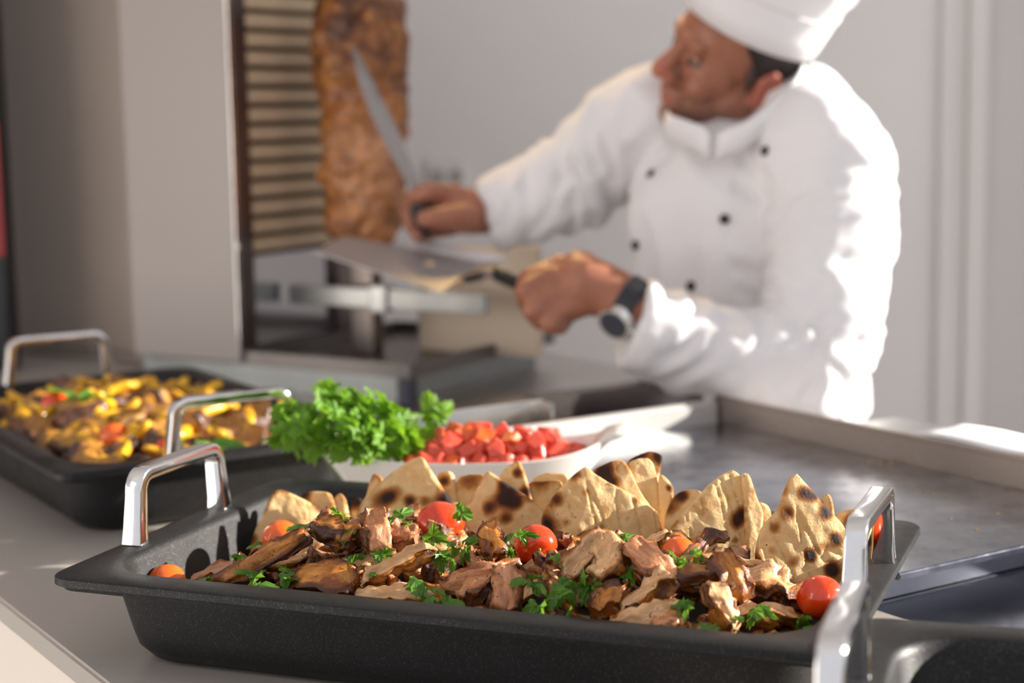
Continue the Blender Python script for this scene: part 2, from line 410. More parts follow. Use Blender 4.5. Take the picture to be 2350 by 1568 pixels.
# ------------------------------------------------------------------ counters
cnt = thing('serving_counter', 'pale stone serving counter carrying the black food pans', 'counter', (CG.x, CG.y, 0))
obj('worktop', slab(-1.36, 1.15, 0.2825, 0.807, CT - 0.02, CT, 0.0025), M['counter'], cnt)
obj('front_panel', slab(-1.36, 1.15, 0.775, 0.797, 0.08, CT - 0.021), M['counter_front'], cnt, label='cream front panel under the worktop')
obj('plinth', slab(-1.36, 1.15, 0.30, 0.76, 0.0, 0.08), M['steel_dark'], cnt)
wt = thing('steel_worktable', 'stainless steel worktable under the gyros grill', 'table', (CG.x, CG.y, 0))
obj('worktop', slab(-1.36, -0.40, -0.276, 0.282, CT - 0.03, CT, 0.002), steel('table_steel_wide', (0.62, 0.58, 0.55), 0.30), wt)
obj('worktop_end', slab(-0.3995, -0.075, 0.01, 0.282, CT - 0.03, CT, 0.002), steel('table_steel', (0.62, 0.58, 0.55), 0.30), wt)
for a, b in ((-1.31, -0.24), (-1.31, 0.24), (-0.44, -0.24), (-0.12, 0.24)):
    obj('leg', slab(a - 0.02, a + 0.02, b - 0.02, b + 0.02, 0.0, CT - 0.031), M['steel'], wt)

gr = thing('griddle', 'large stainless flat-top griddle with raised rear lips', 'griddle', (CG.x, CG.y, 0))
PZ = RIM - 0.036
obj('body', slab(-0.06, 1.1, 0.0, 0.281, 0.1, CT - 0.002, 0.002), steel('griddle_body', (0.26, 0.27, 0.31), 0.24, (3, 40, 40), 0.2), gr)
obj('plinth', slab(-0.03, 1.05, 0.03, 0.25, 0.0, 0.099), M['steel_dark'], gr)
obj('housing', slab(-0.02, 0.500, 0.012, 0.268, CT - 0.001, PZ - 0.006, 0.002), steel('griddle_housing', (0.24, 0.25, 0.29), 0.22), gr)
obj('plate', slab(0.0, 0.535, 0.0, 0.28, PZ - 0.006, PZ, 0.0015), M['griddle'], gr, label='smeared steel cooking plate')
obj('rear_lip', slab(-0.012, 0.56, -0.012, 0.0, PZ - 0.01, RIM - 0.008, 0.003), steel('lip_brown', (0.42, 0.36, 0.32), 0.35), gr)
obj('side_lip', slab(-0.012, 0.0, 0.0005, 0.28, PZ - 0.01, RIM - 0.012, 0.003), paint('lip_steel', (0.62, 0.60, 0.58), 0.4, 0.05, 8, 0.5), gr)
obj('rear_ledge', slab(0.16, 1.05, -0.10, -0.013, RIM - 0.03, RIM - 0.018, 0.002), M['steel'], gr)
kp = CP(0.66, 0.165, CT)
bm = bmesh.new(); bmesh.ops.create_cone(bm, cap_ends=True, segments=24, radius1=0.010, radius2=0.008, depth=0.006)
bmesh.ops.translate(bm, vec=(0, 0, 0.001), verts=bm.verts)
obj('drain_plug', bm_mesh(bm, 'k', True), M['chrome'], gr, loc=kp - Vector((CG.x, CG.y, 0)))

sg = thing('splash_guard', 'dark steel splash guard standing behind the griddle', 'splash guard', tuple(CP(-0.066, 0.0, CT)))
obj('sheet', slab(-0.004, 0.004, -0.03, 0.195, 0.0, 0.068, 0.001), M['steel_dark'], sg)
obj('top_fold', slab(-0.022, 0.004, -0.03, 0.195, 0.0682, 0.070), M['steel_dark'], sg)
lg = thing('steel_guard', 'bright folded steel sheet standing in front of the gyros grill', 'steel sheet', tuple(CP(-0.045, 0.30, CT)))
obj('sheet', slab(-0.003, 0.003, -0.10, 0.075, 0.0, 0.072, 0.001), M['steel'], lg)
obj('end_flange', slab(0.0032, 0.022, -0.10, -0.096, 0.0, 0.070), M['steel'], lg)

# oil droplets added on the plate so the sun makes blurred glints
bm = bmesh.new(); bmesh.ops.create_uvsphere(bm, u_segments=14, v_segments=8, radius=1.0)
for v in bm.verts: v.co.z = max(-.05, v.co.z) * .55
om = Mat('oil', (0.75, 0.55, 0.25), 0.04); om.set('Transmission Weight', 0.7); om.set('IOR', 1.45)
DROP = bm_mesh(bm, 'drop', True); DROP.materials.append(om.m)
for px, py, r in ((1975, 1056, .0022), (2002, 1062, .0036), (2025, 1062, .003), (2046, 1066, .003), (2042, 1082, .002), (2140, 1137, .0026), (2118, 1130, .0016), (2310, 1122, .0022), (2085, 1200, .0018), (2180, 1190, .0018), (2240, 1215, .0018), (2290, 1180, .0016), (1860, 1040, .0016)):
    o = obj('glint_droplet', DROP, loc=atz(px, py, PZ)); o.scale = (r, r, r)
    props(o, 'tiny oil droplet added to glint in the sun on the steel griddle plate', 'droplet', 'added glint droplets on the griddle')

# white papers on the rear ledge
pb = CP(0.34, -0.055, RIM - 0.0178)
for k in range(4):
    bm = bmesh.new(); Mx = Matrix.Rotation(R(-57 + rnd.uniform(-4, 4)), 4, 'Z')
    bmesh.ops.create_grid(bm, x_segments=12, y_segments=4, size=1.0)
    for v in bm.verts:
        v.co = Vector((v.co.x * 0.075, v.co.y * 0.034, 0.0006 * k + 0.0012 * (1 + math.sin(v.co.x * 4 + k) * (0.4 + 0.5 * abs(v.co.x)))))
        v.co = Mx @ v.co
    me = bm_mesh(bm, 'paper', True)
    o = obj('paper_napkin', me, M['paper'], loc=pb + Vector((rnd.uniform(-.006, .006), rnd.uniform(-.006, .006), 0.0025 * k)),
        label='white paper napkin lying flat on the ledge behind the griddle', cat='napkin', group='paper napkins on the griddle ledge')
    s = o.modifiers.new('t', 'SOLIDIFY'); s.thickness = 0.0008

# ------------------------------------------------------------------ black pans
def pan_mesh(D):
    spec = [  # half x, half y, corner radius, z  : inside floor -> rim -> outside bottom
        (.216, .114, .030, -D + .005), (.2262, .1240, .036, -D + .0080), (.2310, .1288, .039, -D + .017),
        (.2365, .1340, .040, -.006), (.2385, .1360, .041, -.0018), (.2410, .1385, .043, 0.0),
        (.2630, .1605, .016, 0.0), (.2648, .1623, .0175, -.0012), (.2652, .1627, .018, -.0058), (.2640, .1615, .017, -.0066),
        (.2606, .1581, .015, -.0070), (.2600, .1575, .015, -.0098), (.2560, .1535, .015, -.0100), (.2440, .1415, .044, -.0080),
        (.2424, .1399, .043, -.014), (.2362, .1338, .042, -D + .022), (.2335, .1310, .041, -D + .012), (.2265, .1240, .038, -D + .0035), (.216, .114, .030, -D)]
    rings = [[(x, y, z) for x, y in rrect(hx, hy, r, 8)] for hx, hy, r, z in spec]
    v, f = loft(rings)
    me = meshdata('pan', v, f, True); me.set_sharp_from_angle(angle=R(38)); return me
def handle_mesh(H=0.049, half=0.058):
    lean = 0.0
    pts = [(-half, 0), (-half + 0.001, 0.010), (-half + .004, H - 0.014)]
    for k in range(6):
        a = R(180 - 90 * k / 5); pts.append((-half + .004 + 0.012 + 0.012 * math.cos(a), H - 0.012 + 0.012 * math.sin(a)))
    pts = pts + [(-p[0], p[1]) for p in pts[::-1]]
    rings = []
    P = [Vector((0, y, z)) for y, z in pts]
    for i, p in enumerate(P):
        t = (P[min(i + 1, len(P) - 1)] - P[max(i - 1, 0)]).normalized()
        nrm = Vector((1, 0, 0)).cross(t)
        foot = min(i, len(P) - 1 - i)
        wx_, wt_ = (0.0068, 0.0048) if foot > 1 else (0.0080 - .0006 * foot, 0.0062 - 0.0006 * foot)
        rings.append([p + Vector((1, 0, 0)) * a + nrm * b for a, b in rrect(wx_, wt_, 0.0016, 3)])
    v, f = loft(rings); me = meshdata('handle', v, f, True); me.set_sharp_from_angle(angle=R(50)); return me
HME = handle_mesh()
def make_pan(label, loc, yaw, D, hy=0.0):
    t = thing('roasting_pan', label, 'pan', loc, yaw, 'black roasting pans on the counter')
    obj('vessel', pan_mesh(D), M['pan'], t, label='black speckled cast pan body')
    for s in (-1, 1):
        h = obj('handle', HME, M['chrome'], t, loc=(s * 0.2545, hy, 0.0), label='polished chrome pan handle')
    return t
T1 = Vector((-0.0079172, 1.15319965, RIM)); Y1 = -0.36940264
make_pan('black pan heaped with sliced meat, pita wedges and cherry tomatoes', T1, Y1, 0.067, -0.012)
M1 = Matrix.Translation(T1) @ Matrix.Rotation(Y1, 4, 'Z'); M1i = M1.inverted()
p2 = atz(135, 1092, RIM); y2 = R(-58)
ex2 = Vector((math.cos(y2), math.sin(y2), 0)); ey2 = Vector((-ex2.y, ex2.x, 0))
T2 = p2 - ex2 * 0.265 + ey2 * 0.1625
make_pan('black pan of braised chicken with yellow peppers and basil', T2, y2, 0.067)
M2 = Matrix.Translation(T2) @ Matrix.Rotation(y2, 4, 'Z'); M2i = M2.inverted()
z3 = RIM + 0.0085; p3 = atz(1966, 1412, z3); y3 = R(-17.5)
ex3 = Vector((math.cos(y3), math.sin(y3), 0)); ey3 = Vector((-ex3.y, ex3.x, 0))
T3 = p3 + ex3 * 0.265 - ey3 * 0.1625
make_pan('black pan with a little yellow food, overlapping the corner of the pita pan', T3, y3, z3 - CT)
M3 = Matrix.Translation(T3) @ Matrix.Rotation(y3, 4, 'Z')

# ------------------------------------------------------------------ food in the front pan
def sstep(a, b, x):
    t = min(1, max(0, (x - a) / (b - a))); return t * t * (3 - 2 * t)
def heap1(x, y):
    """height of the meat heap in the pan's own frame (0 = rim)"""
    top = -0.030 + 0.046 * sstep(-.235, -.11, x) * (1 - 0.95 * sstep(.13, .235, x)) - 0.010 * math.exp(-((x - .005) / .045) ** 2)
    g = sstep(-.15, -.045, y)
    z = (-0.019) * (1 - g) + top * g if top > -0.019 else -0.019 + (top + 0.019) * g
    z = z - 0.03 * sstep(.03, .075, y) - 0.004
    return z + 0.004 * noise.noise(Vector((x * 30, y * 30, 1.3)))
def on_heap(px, py, lift=0.0, M=None, H=None):
    M_ = M1 if M is None else M; H_ = H or heap1; Mi = M_.inverted()
    o = Mi @ CAM; d = Mi.to_3x3() @ ray(px, py); t0 = None; t = 0.6
    while t < 2.4:
        p = o + d * t
        if p.z < H_(p.x, p.y) + lift: return M_ @ p
        t += 0.001
    return atz(px, py, RIM)

def blob_strip(L, W, T, seed, bend=0.0, cuts=7, rag=1.0, taper=0.5, crust=0.4, curl=0.0):
    bm = bmesh.new(); bmesh.ops.create_cube(bm, size=2.0)
    bmesh.ops.subdivide_edges(bm, edges=bm.edges[:], cuts=cuts, use_grid_fill=True)
    q = random.Random(seed); o = Vector((q.uniform(0, 90), q.uniform(0, 90), q.uniform(0, 90))); cv = []
    side = q.choice((-1, 1))
    for v in bm.verts:
        c = v.co.copy(); s = c.normalized()
        p = s * 0.34 + c * 0.72              # between box and ball
        x, y, z = p
        wv = 1 - taper * abs(x) ** 2 * (0.6 + 0.4 * noise.noise(o + Vector((x * 1.5, 0, 0))))
        y *= wv; z *= (1 - 0.35 * taper * x * x)
        P = Vector((x * L / 2, y * W / 2, z * T / 2))
        n1 = noise.noise_vector(o + Vector((x * 1.6, y * 1.1, z * 0.9)) * 1.2)
        n2 = noise.noise_vector(o * 1.7 + P * 170)
        n3 = noise.noise_vector(o * 0.7 + P * 420)
        edgy = max(abs(c.y), abs(c.x)) ** 3
        P += Vector((n1.x * L * 0.06, n1.y * W * 0.20, n1.z * T * 0.34)) * rag + n2 * (0.0022 * rag * (.35 + edgy)) + n3 * (0.0011 * rag * (.3 + edgy))
        a = x * bend; P.z += -a * x * L * 0.25
        P.y += curl * x * x * L * 0.25
        v.co = P
        e = side * c.y; cv.append(0.95 * max(0, e - .45) / .55 + .45 * max(0, -e - .7) / .3 + .35 * max(0, abs(c.x) - .75) / .25 + .28 * noise.noise(o + P * 80) + (crust - .35) * 0.75)
    bmesh.ops.recalc_face_normals(bm, faces=bm.faces[:])
    me = bm_mesh(bm, 'meat', True); fattr(me, 'crust', cv); return me
STRIPS = {}
for kind, mat, n, crust in (('pale', 'meat_pale', 9, 0.35), ('mid', 'meat_mid', 9, 0.45), ('crust', 'meat_crust', 7, 0.9)):
    L_ = []
    for k in range(n):
        q = random.Random(k * 31 + hash(kind) % 1 + len(kind))
        me = blob_strip(q.uniform(.026, .056), q.uniform(.009, .0165), q.uniform(.006, .011), 100 * len(kind) + k, q.uniform(-.9, .9), crust=crust, curl=q.uniform(-.5, .5), taper=q.uniform(.1, .6))
        me.materials.append(M[mat]); L_.append(me)
    STRIPS[kind] = L_
MG = 'pieces of roast meat heaped in the front pan'
LBL = {'pale': 'pale tender strip of carved roast meat among many in the heap',
       'mid': 'brown slice of carved roast meat among many in the heap',
       'crust': 'dark crusted piece of carved roast meat among many in the heap'}
NAME = {'pale': 'meat_strip', 'mid': 'meat_slice', 'crust': 'meat_crust'}
q = random.Random(11)
def put_meat(lx, ly, lz, kind, rx, ry, rz, sc_=1.0):
    me = q.choice(STRIPS[kind]); o = obj(NAME[kind], me)
    o.matrix_world = M1 @ Matrix.Translation((lx, ly, lz)) @ Matrix.Rotation(rz, 4, 'Z') @ Matrix.Rotation(ry, 4, 'Y') @ Matrix.Rotation(rx, 4, 'X') @ Matrix.Scale(sc_, 4)
    props(o, LBL[kind], 'meat', MG); return o
# under layer and top layer of the heap
for layer, dz, step in ((0, -0.022, .034), (1, -0.0085, .0215)):
    y = -.112
    while y < (.085 if layer == 0 else .045):
        x = -.195 + q.uniform(0, step)
        while x < .215:
            jx, jy = x + q.uniform(-.4, .4) * step, y + q.uniform(-.4, .4) * step
            lim = 0.205 if layer == 0 else .212
            if abs(jx) < lim and (-.092 if layer == 0 else -.112) < jy:
                k = q.choices(('pale', 'mid', 'crust'), (0.44, 0.36, 0.20))[0]
                slope = (heap1(jx, jy + .01) - heap1(jx, jy - .01)) / .02
                put_meat(jx, jy, heap1(jx, jy) + dz + q.uniform(-.003, .003), k, math.atan(slope) * 0.8 + q.uniform(-.55, .55), q.uniform(-.45, .45), q.uniform(0, 6.28), q.uniform(.75, 1.05))
            x += step
        y += step * 0.82
# individually seen pieces: two image points on the heap, width, thickness, kind, bend, roll, lift
HERO = [
    ((505, 1340), (700, 1228), .017, .010, 'crust', .15, .9, .008, 'long browned strip of meat slanting up to the tomato by the folded pita'),
    ((440, 1335), (590, 1290), .014, .009, 'mid', .1, .3, .002, 'thin slanting strip of meat under the long browned strip'),
    ((818, 1368), (985, 1368), .016, .010, 'pale', .35, .5, .004, 'flat pale slice of meat lying along the front rim'),
    ((840, 1335), (985, 1262), .013, .010, 'pale', -.1, .4, .008, 'long pale meat strip slanting under the large tomato with herbs'),
    ((815, 1310), (900, 1270), .012, .008, 'pale', -.1, .2, .006, 'short pale meat strip beside the long pale strip'),
    ((690, 1330), (805, 1335), .040, .014, 'crust', .3, .35, .006, 'broad dark-crusted chunk of meat in the heap front'),
    ((1020, 1345), (1190, 1305), .018, .008, 'mid', .9, .9, .010, 'curved rosy meat slice arching under the tomato with one leaf'),
    ((1165, 1310), (1165, 1400), .022, .012, 'mid', -.3, .2, .006, 'thick hanging strip of brown meat below the curved slice'),
    ((1060, 1375), (1130, 1330), .016, .012, 'mid', .2, .1, .003, 'small brown lump of meat below the curved slice'),
    ((855, 1180), (870, 1262), .020, .016, 'mid', 0, .3, .012, 'upright dark lump of meat at the top of the heap'),
    ((905, 1225), (950, 1235), .020, .014, 'mid', 0, .3, .010, 'round brown lump of meat beside the large tomato with herbs'),
    ((730, 1205), (790, 1225), .022, .012, 'crust', 0, .2, .008, 'knobbly glazed piece of meat at the heap top'),
    ((775, 1240), (850, 1215), .020, .012, 'crust', .3, .3, .008, 'glazed brown piece of meat under chopped herbs'),
    ((1310, 1310), (1385, 1230), .024, .013, 'pale', .2, .5, .010, 'stout pale piece of meat leaning in front of the broad pita'),
    ((1375, 1325), (1420, 1250), .028, .015, 'pale', .2, .5, .010, 'thick pale slice of meat topped with chopped parsley'),
    ((1450, 1255), (1540, 1330), .026, .012, 'mid', .3, .6, .011, 'curled fatty slice of meat on top of the heap'),
    ((1440, 1400), (1535, 1330), .020, .011, 'pale', -.2, .3, .006, 'long pale peppered strip of meat in the heap front'),
    ((1415, 1432), (1565, 1402), .019, .010, 'pale', .3, .8, .006, 'pale peppered slice of meat leaning on the front rim'),
    ((1545, 1320), (1660, 1320), .014, .010, 'crust', .2, .3, .010, 'dark red glazed strip of meat below the small tomato'),
    ((1650, 1285), (1700, 1370), .030, .014, 'crust', .2, .5, .010, 'sticky charred slice of meat hanging over the heap'),
    ((1630, 1345), (1680, 1440), .016, .011, 'pale', .2, .2, .006, 'pale strip of meat hanging down to the front rim'),
    ((1715, 1335), (1800, 1350), .032, .017, 'pale', .2, .4, .010, 'stout pale chunk of meat in front of the spotted pita'),
    ((1790, 1370), (1872, 1375), .022, .013, 'crust', .1, .4, .010, 'browned wedge of meat touching the tomato at the pan end'),
    ((1690, 1410), (1840, 1425), .018, .012, 'pale', .3, .2, .004, 'long pale strip of meat near the pan end'),
    ((1370, 1400), (1430, 1360), .024, .014, 'crust', .1, .3, .005, 'brown glazed lump of meat in the heap front'),
    ((1120, 1210), (1140, 1275), .018, .012, 'crust', 0, .3, .010, 'upright browned sliver of meat beside chopped parsley'),
    ((1500, 1440), (1560, 1425), .018, .012, 'mid', .1, .2, .003, 'small moist scrap of meat by the front rim'),
]
for i, (a, b, W, T, kind, bend, roll, lift, lab) in enumerate(HERO):
    A, B = on_heap(*a, lift), on_heap(*b, lift)
    if abs(B.y - A.y) > .012:                                    # lean the piece against the heap instead of laying it flat
        near, far = (A, B) if A.y < B.y else (B, A); pxf = a if far is A else b
        far2 = aty(*pxf, near.y + .35 * (far.y - near.y))
        A, B = (near, far2) if near is A else (far2, near)
    d = B - A; L = d.length + W * 0.25
    W *= .86 if W < .024 else .74
    me = blob_strip(L, W, T, 900 + i, bend, cuts=10, rag=1.0, taper=.35, crust={'pale': .30, 'mid': .35, 'crust': .85}[kind])
    X = d.normalized(); view = (CAM - (A + B) / 2).normalized(); Zv = (view - X * view.dot(X)).normalized()
    up = (Vector((0, 0, 1)) - X * X.z); up.normalize()
    Z = (Zv * roll + up * (1 - roll)).normalized(); Z = (Z - X * Z.dot(X)).normalized(); Y = Z.cross(X)
    o = obj(NAME[kind], me, M['meat_' + kind])
    C_ = (A + B) / 2
    o.matrix_world = Matrix(((X.x, Y.x, Z.x, C_.x), (X.y, Y.y, Z.y, C_.y), (X.z, Y.z, Z.z, C_.z), (0, 0, 0, 1)))
    props(o, lab, 'meat', MG)

# cherry tomatoes
def tomato_mesh(seed, el=1.06):
    bm = bmesh.new(); bmesh.ops.create_uvsphere(bm, u_segments=36, v_segments=24, radius=1.0)
    for v in bm.verts:
        r = 1 + 0.012 * noise.noise(v.co * 1.6 + Vector((seed, 0, 0)))
        z = v.co.z; dim = 0.10 * math.exp(-((1 - z) / 0.07)) + .03 * math.exp(-((1 + z) / 0.05))
        v.co = Vector((v.co.x * r, v.co.y * r, (z * r - dim * (1 if z > 0 else -1)) * el))
    return bm_mesh(bm, 'tomato', True)
def put_tomato(px, py, rpx, yd, mat, label, tilt, el=1.06, grp='cherry tomatoes in the front pan'):
    c = aty(px, py, yd); r = rpx / F * yd
    t = thing('cherry_tomato', label, 'tomato', c, 0, grp); t.rotation_euler = tilt; t.scale = (r, r, r)
    obj('fruit', tomato_mesh(px, el), mat, t)
    bm = bmesh.new(); bmesh.ops.create_cone(bm, cap_ends=True, segments=10, radius1=0.10, radius2=0.06, depth=0.10)
    obj('stem_scar', bm_mesh(bm, 'scar', True), M['stemgreen'], t, loc=(0, 0, 0.97 * el - 0.05))
    return t
def ld(lx, ly): return (M1 @ Vector((lx, ly, 0))).y
put_tomato(1012, 1207, 57, 1.196, M['tomato'], 'large red cherry tomato draped with chopped parsley on the meat heap', (0.5, 1.9, 0.2))
put_tomato(1230, 1253, 51, 1.135, M['tomato'], 'red cherry tomato with a single leaf on its side, mid heap', (1.5, 0.9, 0.1), 1.0)
put_tomato(645, 1240, 47, 1.225, M['tomato_orange'], 'orange cherry tomato tucked behind the long browned meat strip', (0.9, -1.2, 0.5), 1.1)
put_tomato(383, 1338, 44, 1.165, M['tomato_orange'], 'orange cherry tomato alone in the bare pan corner', (0.4, 1.5, 0.7), 1.1)
put_tomato(1558, 1272, 42, 1.118, M['tomato_orange'], 'small orange cherry tomato between meat and pita wedges', (0.8, -1.0, 0.0))
put_tomato(1882, 1372, 53, 1.035, M['tomato'], 'red cherry tomato below the spotted pita at the pan end', (1.2, 1.2, 0.3), 1.12)

# ---------------------------------------------------------------- pita wedges
def wplane(px, py, y0, tl, ty=0.0, xc=0.0):
    o = M1i @ CAM; d = M1i.to_3x3() @ ray(px, py)      # plane y = y0 + (z+.03)*tl + (x-xc)*ty
    t = (y0 + (o.z + .03) * tl + (o.x - xc) * ty - o.y) / (d.y - d.z * tl - d.x * ty)
    return o + d * t
def chaikin(P, n=2):
    for _ in range(n):
        Q = []
        for a, b in zip(P, P[1:] + P[:1]): Q += [a * 0.8 + b * 0.2, a * 0.2 + b * 0.8]
        P = Q
    return P
def wedge(i, pts, y0, tl, th, spots, label, group, groove=1.0, edge=0.35, ty=0.2):
    xc = sum(wplane(x, y, y0, tl).x for x, y in pts) / len(pts)
    P = [wplane(x, y, y0, tl, ty, xc) for x, y in pts]
    c = sum(P, Vector()) / len(P)
    nrm = Vector((ty, -1, tl)).normalized(); U = Vector((1, ty, 0)).normalized(); V = nrm.cross(U).normalized()
    if V.z < 0: V = -V
    P = chaikin(P, 2)
    bm = bmesh.new()
    lo = [bm.verts.new(p - c) for p in P]; hi = [bm.verts.new(p - c - nrm * th) for p in P]
    bm.faces.new(lo); bm.faces.new(hi[::-1])
    for k in range(len(P)):
        j = (k + 1) % len(P); bm.faces.new((lo[k], hi[k], hi[j], lo[j]))
    bmesh.ops.recalc_face_normals(bm, faces=bm.faces[:])
    bmesh.ops.triangulate(bm, faces=bm.faces[:])
    me = remesh(bm, 0.0016, 7, 0.55)
    sd_ = Vector((i * 7.7, i * 3.1, 0))
    P2 = np.array([((p - c).dot(U), (p - c).dot(V)) for p in P])
    SP = [((wplane(x, y, y0, tl, ty, xc) - c), r / F * 1.15, s) for x, y, r, s in spots]
    def fn(p, n):
        u, v = p.dot(U), p.dot(V)
        puff = 0.0024 * noise.noise(sd_ + Vector((u * 38, v * 30, 0))) + 0.0009 * noise.noise(sd_ + Vector((u * 150, v * 110, 3)))
        d = noise.noise(sd_ + Vector((u * 75 + v * 18, v * 11, 5)))
        fc = max(0, abs(n.dot(nrm)) - .6) / .4
        cre = -0.0018 * groove * max(0, 1 - abs(d) * 15) * fc
        return puff * (.3 + .7 * fc) + cre
    displace(me, fn)
    tv = []
    for vtx in me.vertices:
        p = vtx.co; u, v = p.dot(U), p.dot(V)
        dm = np.min(np.hypot(P2[:, 0] - u, P2[:, 1] - v))
        t = edge * math.exp(-(dm / 0.0035) ** 2) * (0.6 + 1.4 * noise.noise(sd_ + Vector((u * 60, v * 60, 9))))
        t += 0.14 * noise.noise(sd_ + Vector((u * 28, v * 28, 2)))
        for s, r, k in SP:
            t += 1.25 * k * math.exp(-(((p - s).dot(U)) ** 2 + ((p - s).dot(V)) ** 2) / (r * r))
        tv.append(t)
    fattr(me, 'toast', tv)
    # bend the wedge a little so it is not flat
    for vtx in me.vertices: 
        u = vtx.co.dot(U); vtx.co -= nrm * (u * u * 1.6 + 0.02 * u * math.sin(i * 2.3))
    me.update()
    o = obj('pita_wedge', me, M['bread']); o.matrix_world = M1 @ Matrix.Translation(c)
    return props(o, label, 'bread', group)
PG = 'grilled pita wedges standing in the front pan'
SM = 'tip of a toasted pita wedge peeking out behind the larger wedges'
